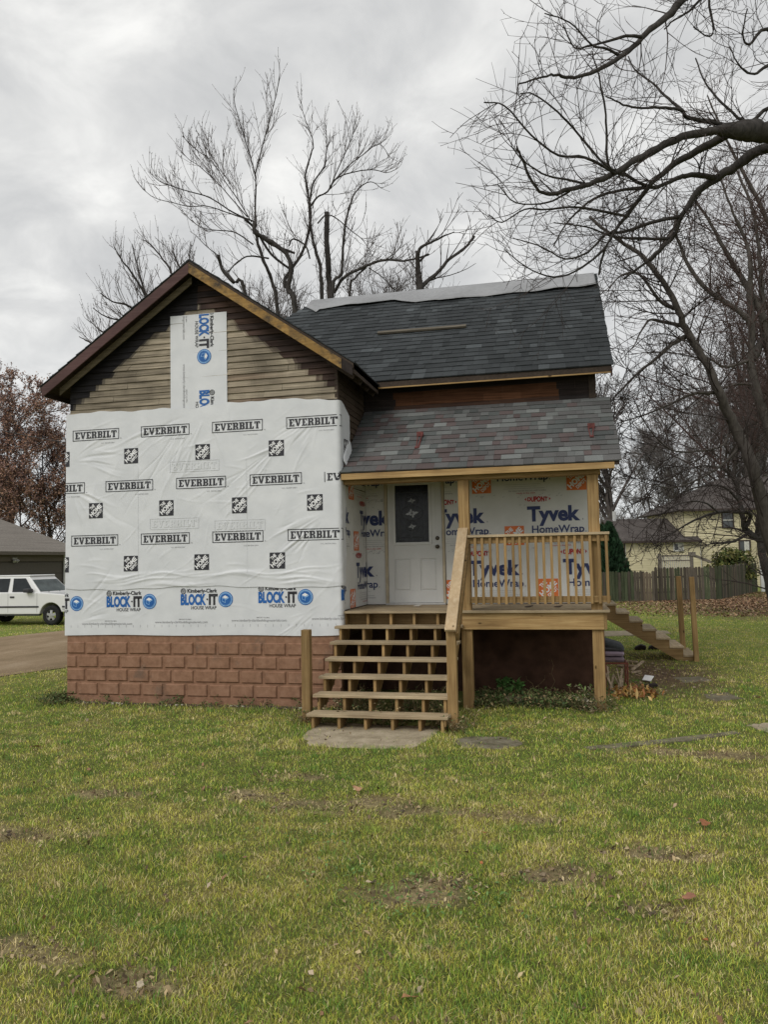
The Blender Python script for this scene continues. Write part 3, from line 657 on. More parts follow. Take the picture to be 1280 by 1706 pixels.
# lower strip
ink = Ink()
for i in range(5): blockit(ink, -5.15 + i * 1.287 + (.0 if i else .0), .076 + i * .0235)
for k in range(38): ink.rect(-4.5 + k * .123, -4.496 + k * .123, -.235 + k * .0006, -.195 + k * .0006, 4)
ink.clip(-4.612, .085, -.34, .41)
def zbot(s): return -.352 + .006 * math.sin(s * 3) + .02 * max(0, s + .3)
def fd2(s, z): return fdisp(s, z) * .75
sheet('house_wrap', -4.615, .095, zbot, lambda s: .47, .014, ink, INKS, .006, 'white wrap strip printed with blue and black lettering and round blue emblems', None, fd2)
# strip running up the gable, printed sideways
ink = Ink(); blockit(ink, .0, .0); blockit(ink, 1.287, .0)
ink.xf(0, [[0, 1], [-1, 0]], (-2.236, 4.755))                    # reads from top to bottom
ink.clip(-2.73, -1.79, 3.1, 4.685)
def fd3(s, z): return .004 * fbm(s * 3, z * 3, 6, 3) + .004 * np.exp(-((s + 2.3 + (z - 3.6) * .4) / .05) ** 2) * (z < 3.9)
sheet('house_wrap', -2.742, -1.778, lambda s: 3.1, lambda s: 4.695 - .006 * (s + 2.7), .03, ink, INKS, .004, 'narrow upright wrap strip with sideways blue lettering on the gable', None, fd3)
# turned-back flap where the sheet has come loose at the corner
m = MB()
pts = [(.05, .46, 2.62), (.055, .51, 2.62), (.055, .17, 2.41), (.085, .51, 2.43), (.05, -.01, 2.27), (.115, .46, 2.25), (.11, .22, 2.13), (.15, .47, 2.07)]
m.add(pts, [(0, 1, 3, 2), (2, 3, 5, 4), (4, 5, 7, 6)])
fl = m.build('wrap_flap', WHITEWRAP, house, smooth=True); sb = fl.modifiers.new('s', 'SUBSURF'); sb.levels = 2; sb.render_levels = 2; fl.modifiers.new('t', 'SOLIDIFY').thickness = .003

# second kind of wrap: sheltered walls of the porch
TI = [TYV, NAVY, ORANGE, WPRINT, RED, GREYINK]
def dupont(ink, x, z):
    ink.text('DUPONT', x, z, .325, .07, 3, .05, 0, lambda a, b: (b - .5) * (1.15 - 1.5 * (a - .5) ** 2) + .5)
    ink.poly([(x - .045, z + .035), (x - .018, z + .062), (x - .018, z + .008)], 3); ink.poly([(x + .37, z + .035), (x + .343, z + .062), (x + .343, z + .008)], 3)
def tyvek(ink, x, z):
    ink.text('Tyvek', x, z, .835, .222, 0, .042); ink.text('.', x + .862, z, .02, .10, 4, .03)
    dupont(ink, x + .01, z + .315)
    ink.text('HomeWrap', x + .07, z - .195, .82, .115, 0, .020); ink.text('.', x + .905, z - .195, .02, .1, 4, .02)
    for i, (l, t) in enumerate(((.58, .3), (.5, .34), (.66, .22))): ink.rect(x + .30 - l * .2, x + .30 + l * .8, z - .262 - i * .034, z - .258 - i * .034, 4)
    ink.text('the water barrier that lets walls breathe', x + .25, z - .375, .60, .024, 4, .01); ink.text('made in the USA', x + .38, z - .415, .30, .024, 3, .01)
PERX, PERZ = 1.517, .8577
def tyvek_field(s0, s1, z0, z1, phase, zb, hd):
    ink = Ink()
    for row in range(-2, 4):
        z = zb + row * PERZ
        for k in range(-4, 5):
            tyvek(ink, phase(row) + k * PERX, z); home_depot(ink, hd(row)[0] + k * PERX, z + hd(row)[1], .31, 1, 2)
    rr = random.Random(int(s0 * 100) + 5)
    for (zz, n) in ((1.755, 16), (.89, 14), (1.62, 4)):                   # scuffs and staples along the seams
        for _ in range(n):
            a = rr.uniform(s0, s1); b = zz + rr.uniform(-.03, .03); ink.poly([(a, b), (a + .02, b - .012), (a + .05, b + .01), (a + .02, b - .004)], 4, 1)
    return ink.clip(s0 + .004, s1 - .004, z0 + .004, z1 - .004)
def td(s, z): return .006 * fbm(s * 1.7, z * 1.7, 40, 3) + .004 * np.exp(-((z - 1.5 - (s - 3.2) * .45) / .02) ** 2) * (s > 2.9)
def wall_pt(s, z, h): return np.stack([np.asarray(s, float), MY - .004 - np.asarray(h), np.asarray(z, float)], -1)
ph = lambda row: 2.706 - .54 * row
ink = tyvek_field(1.36, 3.665, .012, 2.2, ph, 1.334, lambda row: (2.338 - .512 * row, -.385))
sheet('house_wrap', 1.36, 3.665, lambda s: .012, lambda s: 2.2, .03, ink, TI, .008, 'white wrap with big navy lettering and orange squares right of the door', None, td, wall_pt)
ink = tyvek_field(.015, .335, .012, 2.2, lambda row: -.41 if row == 0 else (-.69 if row == -1 else -.62), 1.345, lambda row: (-.9, -.43))
sheet('house_wrap', .015, .335, lambda s: .012, lambda s: 2.2, .03, ink, TI, .008, 'narrow torn wrap strip left of the door', None, td, wall_pt)
def side_pt(s, z, h): return np.stack([.002 + np.asarray(h), np.asarray(s, float), np.asarray(z, float)], -1)
ink = tyvek_field(.05, 1.585, .012, 2.3, lambda row: 1.18 if row == 0 else (.90 if row == -1 else .62), 1.34, lambda row: (.775, -.43) if row == 0 else (.50, -.485))
sheet('house_wrap', .05, 1.585, lambda s: .012, lambda s: 2.3, .03, ink, TI, .004, 'white wrap on the short side wall beside the door', None, td, side_pt)
# ================================================================ PORCH, STAIRS, POSTS
porch = thing('porch', (2, .8, -1.4), 'raised wooden porch deck with a baluster railing in front of the white door', 'porch')
m = MB(); y = .045
while y < 1.55:
    w = min(.138, 1.565 - y); m.beam((.025 if y > .2 else .03, y + w / 2, -.0175 + R.uniform(-.001, .001)), (3.86 + R.uniform(-.006, .006), y + w / 2, -.0175 + R.uniform(-.001, .001)), w, .035); y += w + .005
m.build('deck_boards', WT[0], porch, .004)
m = MB().box(1.795, 3.775, .098, .137, -.275, -.037); m.build('rim_board', PT[0], porch, .004, label='wide front rim board of the deck')
m = MB().box(.03, 1.79, .30, .338, -.275, -.037); m.build('rim_board', PT[0], porch, .004)
m = MB().box(3.777, 3.815, .098, 1.57, -.275, -.037); m.build('rim_board', PT[1], porch, .004)
m = MB()
for x in np.arange(.45, 3.7, .42): m.box(x, x + .038, .34 if x < 1.75 else .14, 1.56, -.23, -.037)
m.build('joists', PT[1], porch)
for i, x in enumerate((1.85, 3.69)):
    m = MB().box(x - .077, x + .077, .14, .285, -1.45, 1.90); m.build('post', PT[2], porch, .006)
rail = MB(); rail.box(1.885, 3.875, .055, .093, .955, 1.045); rail.box(1.885, 3.875, .055, .093, .105, .195)
rail = rail.build('railing', PT[0], porch, .003)
m = MB().box(1.87, 3.885, .0, .14, 1.047, 1.083); m.build('rail_cap', WT[0], rail, .005)
bal = None
for k in range(19):
    x = 1.905 + k * .1075
    if bal is None:
        bal = MB().box(-.019, .019, .016, .053, .09 - GZ, 1.044 - GZ).build('baluster', PT[2], None, .002)
        b0 = bal.data; b0.transform(Matrix.Translation((0, 0, 0)))
        b = bal
    else:
        b = bal.copy(); COL.objects.link(b)
    b.parent = rail
    p = wloc(rail); b.location = (x - p[0] + R.uniform(-.004, .004), -p[1], GZ - p[2]); b.rotation_euler = (0, R.uniform(-.006, .006), 0)

stairs = thing('front_staircase', (.9, -.8, -1.4), 'wide open-riser wooden staircase rising from the lawn to the front door', 'staircase')
RUN, RISE, YD = .27, .2, .107
for n in range(1, 7):
    yn = YD - n * RUN - .035; z = -n * RISE
    m = MB(); j = R.uniform(-.012, .012)
    m.beam((-.035 + j, yn + .07, z - .019), (1.80 + j, yn + .07, z - .019), .138, .038); m.beam((-.03 - j, yn + .214, z - .019), (1.80 - j, yn + .214, z - .019), .138, .038)
    m.build('tread', WT[0], stairs, .005)
for x in (.015, .365, .715, 1.065, 1.415, 1.70):
    P_ = [(YD + .19, -.04)]
    P_ = [(YD + .19, -.275), (YD + .19, -.0405)]
    P_ = []
    for n in range(0, 7):
        yf = YD - n * RUN; zt = -n * RISE - .0385
        if n > 0: P_.append((yf + RUN, zt))
        P_.append((yf, zt)) if n > 0 else P_.extend([(YD + .19, zt), (yf, zt)])
    P_.append((YD - 6 * RUN, -1.41)); P_.append((YD - 6 * RUN + .23, -1.41)); P_.append((YD + .19, -.40))
    m = MB().prism([(x, a, b) for a, b in P_], (.038, 0, 0)); m.build('stringer', PT[2], stairs, .003)
m = MB().box(1.768, 1.89, -1.36, -1.24, -1.45, -.165); m.build('newel_post', PT[2], stairs, .006)
hr = MB().beam((1.835, -1.44, -.15), (1.835, .135, 1.185), .145, .038, (0, 0, 1)).build('handrail', NEWPINE, stairs, .006, label='fresh pale flat board as handrail')
m = MB().beam((1.912, -1.36, -.235), (1.912, .135, 1.03), .038, .14, (0, 0, 1)); m.build('handrail_brace', PT[1], stairs, .004)
for n in (2, 4, 6): MB().box(1.745, 1.767, YD - n * RUN - .02, YD - n * RUN + .1, -n * RISE - .12, -n * RISE - .039).build('brace_block', PT[2], stairs, .003)

def post(name, x, y, w, z0, z1, label, group=None, lean=0):
    o = MB().prism([(x - w/2, y - w/2, z0), (x + w/2, y - w/2, z0), (x + w/2, y + w/2, z0), (x - w/2, y + w/2, z0)][::-1], (lean, 0, z1 - z0)).build(name, PT[2], None, .006)
    return tag(o, label, 'post', group)
post('wooden_post', -.14, -1.2, .115, -1.5, -.158, 'short square wooden post standing free left of the front staircase')
post('wooden_post', 5.79, 5.50, .095, -1.5, .29, 'tall bare wooden post at the near side of the side steps foot', 'tall posts at the foot of the side steps', -.03)
post('wooden_post', 5.72, 6.72, .105, -1.5, .275, 'tall bare wooden post at the far side of the side steps foot', 'tall posts at the foot of the side steps', -.045)

side = thing('side_staircase', (4.8, 6.2, -1.4), 'narrow wooden side steps descending to the right behind the porch', 'staircase')
SX, SZS = .255, .172
for n in range(1, 8):
    x = 4.30 + (n - 1) * SX; z = -.243 - (n - 1) * SZS
    m = MB().beam((x - .137, 5.545, z - .019), (x - .137, 6.86, z - .019), .275, .038); m.build('tread', WT[1], side, .004)
for y in (5.57, 6.78):
    P_ = [(3.86, -.10)]
    P_ = [(3.86, -.282)]
    for n in range(1, 8):
        x = 4.28 + (n - 1) * SX; z = -.243 - (n - 1) * SZS - .0385
        P_ += [(x - SX, z), (x, z)]
    P_ += [(5.81, -1.42), (5.50, -1.42), (3.86, -.42)]
    P_ = P_[1:]
    m = MB().prism([(a, y, b) for a, b in P_][::-1], (0, .04, 0)); m.build('stringer', PT[0], side, .003)
m = MB().box(3.86, 4.03, 5.55, 6.86, -.11, -.07); m.build('landing', WT[1], side, .004)

# -------- things lying on the roof
def on_main(x, y, h): return np.array([x, y, EZ + TS * (y - EY)]) + nd * h
pl = MB().beam(on_main(-.045, 3.02, .045), on_main(1.645, 3.0, .045), .088, .038, nd).build('wooden_plank', wood('grey_plank', 0, (.075, .065, .05), (.125, .108, .082), (.18, .155, .12)), None, .004)
tag(pl, 'weathered plank lying level on the dark main roof', 'plank')
def on_shed(x, y, h):
    n_ = np.array([0, -TSH, 1]) / SECH; return np.array([x, y, SZ0 + TSH * (y - SY0)]) + n_ * h
REDM = plain('rusty_red_paint', (.135, .045, .04), .7, .2, .4, 30)
def bracket(x, y0, y1, skew, label):
    b = thing('roof_bracket', on_shed(x, (y0 + y1) / 2, 0), label, 'roof bracket', 'red roof brackets on the porch roof')
    m = MB()
    for sx in (-.038, .03): m.beam(on_shed(x + sx, y1, .022), on_shed(x + sx * .55 + skew, y0, .022), .014, .008, (0, -TSH, 1))
    m.build('strap', REDM, b)
    m = MB(); m.beam(on_shed(x - .05, y1 - .005, .045), on_shed(x + .055, y1 - .005, .045), .03, .075, (0, 0, 1)); m.build('head_plate', REDM, b, .003); m = MB(); m.beam(on_shed(x - .03, y0, .03), on_shed(x + .025, y0, .03), .045, .02, (0, -TSH, 1)); m.build('foot_plate', REDM, b, .003)
    m = MB(); m.beam(on_shed(x + .04, y1, .05), on_shed(x + .012, y0 + .04, .02), .018, .012, (1, 0, 0)); m.build('brace', REDM, b)
bracket(1.12, .47, .80, .012, 'red metal roof bracket standing near the left of the porch roof')
bracket(3.72, .52, .77, -.004, 'red metal roof bracket near the right edge of the porch roof')
# torn underlay draped over the ridge
TARP = attrmat('grey_underlay', .5, 12, .12, .35, .5)
def tarp():
    xs = np.arange(-1.98, 4.085, .04); rows = 9; V = []; C = []
    for x in xs:
        low = float(np.interp(x, [-1.98, -1.6, 0, .5, 2.3, 3.7, 4.1], [.56, .66, .60, .86, .84, .86, .80])) + .06 * float(fbm(x * 2.3, 3, 60)) + .03 * math.sin(x * 7)
        if x < -1.62: low *= .55 + .45 * (x + 1.98) / .36 + .3
        for r in range(rows):
            t = r / (rows - 1)
            h = .020 + .025 * float(fbm(x * 3.1, t * 2.2, 61)) * (.4 + t) + (.035 * t * float(vnoise(x * 2.4, 7, 62)))
            if r < 2: p = np.array([x, RY + .18 * (1 - r), RZ + .02 - .75 * .18 * (1 - r)]) + np.array([0, .6, .8]) * .012
            else: p = np.array([x, RY, RZ]) - sd * low * (t - .125) / .875 + nd * h
            V.append(p); v = .19 + .13 * float(fbm(x * 1.5, t * 1.2, 63)); C.append((v, v * 1.01, v * 1.03))
    n = len(xs); i = np.arange(n * rows).reshape(n, rows); q = np.stack([i[:-1, :-1], i[:-1, 1:], i[1:, 1:], i[1:, :-1]], -1).reshape(-1, 4)
    o = np_mesh('ridge_sheet', np.array(V), [q], TARP, None, np.array(C), None, True)
    o.modifiers.new('t', 'SOLIDIFY').thickness = .004
    return tag(o, 'torn pale grey underlay sheet draped along the ridge of the main roof', 'sheet')
tarp()
# ================================================================ GROUND
def gh(x, y): return -1.4 + .035 * (fbm(np.asarray(x) * .35, np.asarray(y) * .35, 70, 2) - .5)
DRV = np.array([(-9.6, -14.0), (-8.4, -4.), (-7.75, 2.5), (-7.2, 3.7), (-6.9, 8), (-6.9, 40)]); 
def drv_left(y): return np.interp(y, [-14, 2, 9.8, 12.3, 16, 40], [-17.5, -15.6, -13.8, -13.25, -12.9, -12.5])
def drv_right(y): return np.interp(y, [-14, -4, 2.5, 3.7, 8, 40], [-10.5, -9.0, -7.8, -7.2, -6.9, -6.9])
BARE = [(*onZ(u, v)[:2], a, b) for u, v, a, b in ((440, 1332, .5, .28), (620, 1345, .55, .3), (700, 1492, .42, .20), (745, 1470, .25, .15), (30, 1592, .42, .2), (945, 1460, .32, .18), (1110, 1522, .26, .13), (1080, 1425, .45, .12), (20, 1390, .6, .22), (225, 1640, .3, .12), (200, 1325, .45, .12), (830, 1360, .45, .16), (480, 1295, .5, .12), (1150, 1255, .8, .2))]
def bare_f(x, y):
    f = np.zeros_like(np.asarray(x, float))
    for bx, by, a, b in BARE:
        d = ((x - bx) / a) ** 2 + ((y - by) / b) ** 2 + 3.2 * (fbm(x * 4, y * 4, 77, 3) - .5)
        f = np.maximum(f, np.clip(1.15 - d, 0, 1) * .85)
    return f
def dry_f(x, y): x = np.asarray(x); y = np.asarray(y); return np.clip(.36 + (fbm(x * 1.0 + 5, y * 1.0, 80, 3) - .5) * 1.6 + (fbm(x * 5.5, y * 5.5, 84, 3) - .5) * 2.2 + .22 * np.clip((-3.5 - y) / 4, 0, 1), 0, 1)
def dirt_f(x, y):                                                # trodden bare soil beside the house and in the leaf corner
    a = np.exp(-(((x - 4.9) / 1.0) ** 2 + ((y - 3.7) / 2.3) ** 2) ** 1.5)
    b = np.clip(1.3 - np.hypot((x - 10.5) / 4.5, (y - 24) / 9) * 1.1 + .5 * (vnoise(x, y, 90) - .5), 0, 1)
    c = 0 * x
    d = np.exp(-((y + .15) / .16) ** 2) * (x < -.2) * (x > -4.7)
    e = np.clip(1.2 - np.abs(y - 10.2 + .3 * x * 0 - (x + 12) * 1.0) / 1.2, 0, 1) * (x < -9)
    return np.maximum.reduce([a, b, c * .9, d * .8])
def under_f(x, y): return ((x > -.1) & (x < 3.9) & (y > .3) & (y < 1.65)) | ((x > 0) & (x < 1.75) & (y > -1.35) & (y < 1.6))
LAWN = NT('lawn_soil', .95, .1)
_a = LAWN.attr(); _c = LAWN.mul(_a, LAWN.ramp(LAWN.noise(26, 6, .7), [(.3, g3(.55)), (.7, g3(1.35))])); _c = LAWN.mul(_c, LAWN.ramp(LAWN.noise(3, 5, .65), [(.3, g3(.8)), (.7, g3(1.15))])); LAWN.col(_c); LAWN.bump(LAWN.noise(50, 5), .6, .02); LAWN = LAWN.m
def lawn_color(x, y):
    dry = dry_f(x, y)[..., None]; bare = bare_f(x, y)[..., None]; dirt = dirt_f(x, y)[..., None]
    g = np.array([.10, .118, .030]) * (1 - dry) + np.array([.185, .16, .058]) * dry
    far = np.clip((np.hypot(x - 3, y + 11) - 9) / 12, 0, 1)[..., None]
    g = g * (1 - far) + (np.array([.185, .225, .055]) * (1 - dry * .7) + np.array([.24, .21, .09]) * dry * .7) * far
    g = g * (1 - bare) + (np.array([.26, .205, .115]) * (1 - .5 * np.clip(fbm(x * 5, y * 5, 88, 3) * 4 - 1.8, 0, 1))[..., None]) * bare
    g = g * (1 - dirt) + np.array([.125, .085, .05]) * dirt
    return g
def lawn():
    def axis(a, b, c0, c1, n0, n1):
        return np.concatenate([a + (c0 - a) * (1 - np.linspace(1, 0, n0, endpoint=False) ** 2.2), np.linspace(c0, c1, n1, endpoint=False), c1 + (b - c1) * np.linspace(0, 1, n0) ** 2.2])
    X = axis(-900, 900, -17, 15, 24, 330); Y = axis(-60, 1500, -12, 20, 24, 330)
    XX, YY = np.meshgrid(X, Y); Z = gh(XX, YY)
    v = np.stack([XX, YY, Z], -1).reshape(-1, 3); i = np.arange(XX.size).reshape(XX.shape)
    q = np.stack([i[:-1, :-1], i[:-1, 1:], i[1:, 1:], i[1:, :-1]], -1).reshape(-1, 4)
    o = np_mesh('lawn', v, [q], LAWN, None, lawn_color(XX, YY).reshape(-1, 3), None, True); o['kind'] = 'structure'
lawn()
def driveway():
    ys = np.concatenate([np.arange(-13, 20, .35), np.arange(20, 40, 2)]); V = []; n = 15
    for y in ys:
        a, b = drv_left(y) + .3 * float(vnoise(y * .8, 1, 3)), drv_right(y) + .35 * float(vnoise(y * .9, 2, 4))
        for k in range(n): x = a + (b - a) * k / (n - 1); V.append((x, y, float(gh(x, y)) + .012 * math.sin(math.pi * k / (n - 1)) + .006 + .012 * math.cos(4 * math.pi * k / (n - 1)) * .5))
    i = np.arange(len(ys) * n).reshape(len(ys), n); q = np.stack([i[:-1, :-1], i[:-1, 1:], i[1:, 1:], i[1:, :-1]], -1).reshape(-1, 4)
    t = NT('packed_dirt', .95, .1); c = t.ramp(t.noise(1.2, 7, .65, (1, .35, 1)), [(.3, (.20, .145, .085)), (.55, (.29, .215, .135)), (.75, (.37, .29, .20))]); c = t.mul(c, t.ramp(t.noise(45, 5), [(.3, g3(.72)), (.7, g3(1.2))])); t.col(c); t.bump(t.noise(30, 6), .5, .02)
    o = np_mesh('driveway', np.array(V), [q], t.m, None, None, None, True); o['kind'] = 'structure'
driveway()
def slab(name, pts, z, h, mat, label, cat, group=None, rough=.03):
    P_ = []; n = len(pts)
    for k in range(n):
        a, b = np.array(pts[k]), np.array(pts[(k + 1) % n])
        for t in np.linspace(0, 1, 7)[:-1]: P_.append(a + (b - a) * t + np.array([R.uniform(-rough, rough), R.uniform(-rough, rough)]))
    o = MB().prism([(p[0], p[1], z - h) for p in P_], (0, 0, h)).build(name, mat, None, .012)
    return tag(o, label, cat, group)
g2 = lambda u, v: onZ(u, v)[:2]
SLABS = [[(.0, -1.15), (.05, -1.95), (.30, -2.42), (1.0, -2.46), (1.50, -2.36), (1.62, -1.75), (1.70, -1.2)], [g2(756, 1232), g2(770, 1246), g2(840, 1248), g2(874, 1241), g2(850, 1230), g2(800, 1228)],
         [g2(1122, 1130), g2(1140, 1138), g2(1188, 1135), g2(1170, 1128)], [g2(1170, 1158), g2(1192, 1170), g2(1238, 1165), g2(1215, 1155)], [g2(1245, 1210), g2(1285, 1224), g2(1330, 1218), g2(1290, 1206)]]
slab('concrete_slab', SLABS[0], -1.385, .12, CONC, 'pale cracked concrete slab under the foot of the front staircase', 'concrete slab')
slab('sunken_slab', SLABS[1], -1.385, .1, MOSSY, 'dirty flat slab sunk in the grass right of the front staircase foot', 'paving slab')
slab('stepping_stone', SLABS[2], -1.385, .1, MOSSY, 'flat stepping stone nearest the side steps', 'stepping stone', 'stepping stones by the side steps')
slab('stepping_stone', SLABS[3], -1.385, .1, MOSSY, 'middle stepping stone between the side steps and the right edge', 'stepping stone', 'stepping stones by the side steps')
slab('stepping_stone', SLABS[4], -1.38, .1, CONC, 'pale stepping stone at the right edge of the photo', 'stepping stone', 'stepping stones by the side steps')
slab('garden_edging', [g2(975, 1246), g2(985, 1251), g2(1110, 1240), g2(1235, 1224), g2(1225, 1219), g2(1105, 1234)], -1.383, .1, MOSSY, 'long narrow strip of buried edging in the lawn right of the stairs', 'edging', None, .02)
slab('buried_stone', [(2.3, .62), (2.35, 1.05), (2.75, 1.15), (3.05, .95), (2.95, .6)], -1.34, .2, MOSSY, 'low rounded stone half buried under the porch', 'stone')

PATHP = [(g2(u, v)[0], g2(u, v)[1]) for u, v in ((960, 1062), (1060, 1059), (1085, 1057.5), (1118, 1056), (1112, 1052), (1090, 1050.5), (1075, 1051), (960, 1053))]
o = slab('path', PATHP, -1.382, .08, plain('pale_path', (.31, .26, .18), .95, .1, .25, 6, .4), None, None, None, .06); o['kind'] = 'structure'; SLABS.append(PATHP)
# -------- grass blades
GRASSM = attrmat('grass_blade', .6, 300, .06, .25, 0)
def in_poly(x, y, P_):
    P_ = np.array(P_); c = np.zeros(x.shape, bool); j = len(P_) - 1
    for i in range(len(P_)):
        a, b = P_[i], P_[j]; c ^= ((a[1] > y) != (b[1] > y)) & (x < (b[0] - a[0]) * (y - a[1]) / (b[1] - a[1] + 1e-12) + a[0]); j = i
    return c
def blades(name, x, y, hgt, wid, colr, lean=.55, kind='stuff'):
    n = len(x); ang = RNG.uniform(0, 2 * math.pi, n); la = RNG.uniform(0, 2 * math.pi, n); ln = RNG.uniform(.1, 1, n) * lean
    z = gh(x, y) - .004; dx, dy = np.cos(ang) * wid / 2, np.sin(ang) * wid / 2
    def pt(t, side, lz): return np.stack([x + np.cos(la) * ln * hgt * t ** 1.7 + dx * side, y + np.sin(la) * ln * hgt * t ** 1.7 + dy * side, z + hgt * lz], -1)
    c_ = np.sqrt(np.clip(1 - (ln * .82) ** 2, .12, 1))
    V = np.stack([pt(0, -1, 0), pt(0, 1, 0), pt(.55, .75, .58 * c_), pt(.55, -.75, .58 * c_), pt(1.0, 0, 1.0 * c_)], 1).reshape(-1, 3)
    b = np.arange(n)[:, None] * 5
    C = np.repeat(colr, 5, 0).reshape(n, 5, 3); C[:, :2] *= .80; C[:, 4] *= 1.06
    o = np_mesh(name, V, [np.concatenate([b, b + 1, b + 2, b + 3], 1), np.concatenate([b + 3, b + 2, b + 4], 1)], GRASSM, None, C.reshape(-1, 3)); o['kind'] = kind
    return o
def grass(n):
    r = 2.6 * (42 / 2.6) ** RNG.uniform(0, 1, n) ** .90; half = np.radians(34); t = RNG.uniform(-half, half, n); out = RNG.uniform(0, 1, n) < .2; t = np.where(out, np.sign(t) * RNG.uniform(half, np.radians(58), n), t)
    x = CAM[0] + r * np.sin(t - _yaw); y = CAM[1] + r * np.cos(t - _yaw)
    ok = (y < 26.3) & ~((x > -4.62) & (x < 0) & (y > -.09)) & ~((x > -.1) & (x < 3.9) & (y > 1.5) & (y < 9)) & ~under_f(x, y) & ~((x < drv_right(y) - .1) & (x > drv_left(y) + .1))
    jx, jy = x + .28 * (vnoise(x * 5, y * 5, 41) - .5), y + .28 * (vnoise(x * 5, y * 5, 42) - .5)
    for s in SLABS: ok &= ~(in_poly(jx, jy, s) & (RNG.uniform(0, 1, n) < (.96 if s is not PATHP else np.clip(1.7 - (x - 4) * .22 + .7 * (vnoise(x * 1.3, y, 7) - .5), .35, .97))))
    bare = bare_f(x, y); dirt = dirt_f(x, y); ok &= RNG.uniform(0, 1, n) > np.maximum(bare * .50, dirt * .84)
    x, y, r, bare, dirt = [q[ok] for q in (x, y, r, bare, dirt)]; n = len(x)
    dry = dry_f(x, y); tuft = fbm(x * 3.3, y * 3.3, 95, 3)
    edge = np.exp(-((y + .35) / .3) ** 2) * (x < 0) * .8 + np.exp(-((np.hypot((x + .2) / .5, (y + 1.3) / .6)) ** 2)) * 1.2 + np.exp(-(((x - 1.95) / .35) ** 2 + ((y + 1.4) / .7) ** 2)) + np.exp(-((x - 2.6) / 1.6) ** 2 - ((y - .4) / .4) ** 2) * .8 + .9 * np.exp(-((y + 2.5) / .10) ** 2) * (x > 0) * (x < 1.9) + .8 * np.exp(-((x - .02) / .12) ** 2 - ((y + 1.9) / .4) ** 2) + .9 * np.exp(-((x - 1.66) / .12) ** 2 - ((y + 2.0) / .5) ** 2)
    h = RNG.uniform(.012, .042, n) * (.65 + .9 * tuft) * (1 - .45 * bare) * (1 + 1.0 * edge)
    w = np.maximum(.0042, r * .00055) * RNG.uniform(.7, 1.25, n)
    p = RNG.uniform(0, 1, n)
    G = np.array([.275, .385, .050]); Y_ = np.array([.56, .54, .10]); S = np.array([.74, .63, .32]); D = np.array([.125, .205, .045]); B = np.array([.26, .18, .10])
    c = np.where((p < .26 + .36 * dry)[:, None], Y_, G); c = np.where((p > .93 - .20 * dry - .62 * bare)[:, None], S, c)
    q = RNG.uniform(0, 1, n); c = np.where((q < .22 * (1 - dry) + .25 * edge)[:, None], D, c); c = np.where((q > .965 - .45 * bare - .3 * dirt)[:, None], B, c)
    c = c * RNG.uniform(.68, 1.3, n)[:, None] * (.85 + .35 * fbm(x * .6, y * .6, 97, 2))[:, None]
    blades('grass', x, y, h, w, c, 1.1)
grass(900000)

def tufts(n):
    X_, Y_, H_, W_, C_ = [], [], [], [], []
    for _ in range(n):
        r = 3.2 + 13 * R.random() ** 1.3; t = math.radians(R.uniform(-40, 40)) - _yaw; cx, cy = CAM[0] + r * math.sin(t), CAM[1] + r * math.cos(t)
        if (cy > -.4 and cx < 4.3) or cx < float(drv_right(cy)) + .4 or in_poly(np.array([cx]), np.array([cy]), SLABS[0])[0]: continue
        k = int(R.uniform(18, 60)); s = R.uniform(.03, .11); kind = R.random()
        base = np.array([.15, .27, .05]) if kind < .5 else (np.array([.33, .42, .075]) if kind < .75 else np.array([.70, .57, .29]))
        X_.append(cx + RNG.normal(size=k) * s); Y_.append(cy + RNG.normal(size=k) * s * .8); H_.append(RNG.uniform(.03, .085, k) * (1 if kind < .75 else .8)); W_.append(np.maximum(.004, r * .0006) * RNG.uniform(.7, 1.5, k)); C_.append(base * RNG.uniform(.6, 1.3, (k, 1)))
    blades('grass_tufts', np.concatenate(X_), np.concatenate(Y_), np.concatenate(H_), np.concatenate(W_), np.concatenate(C_), 1.2)
tufts(900)
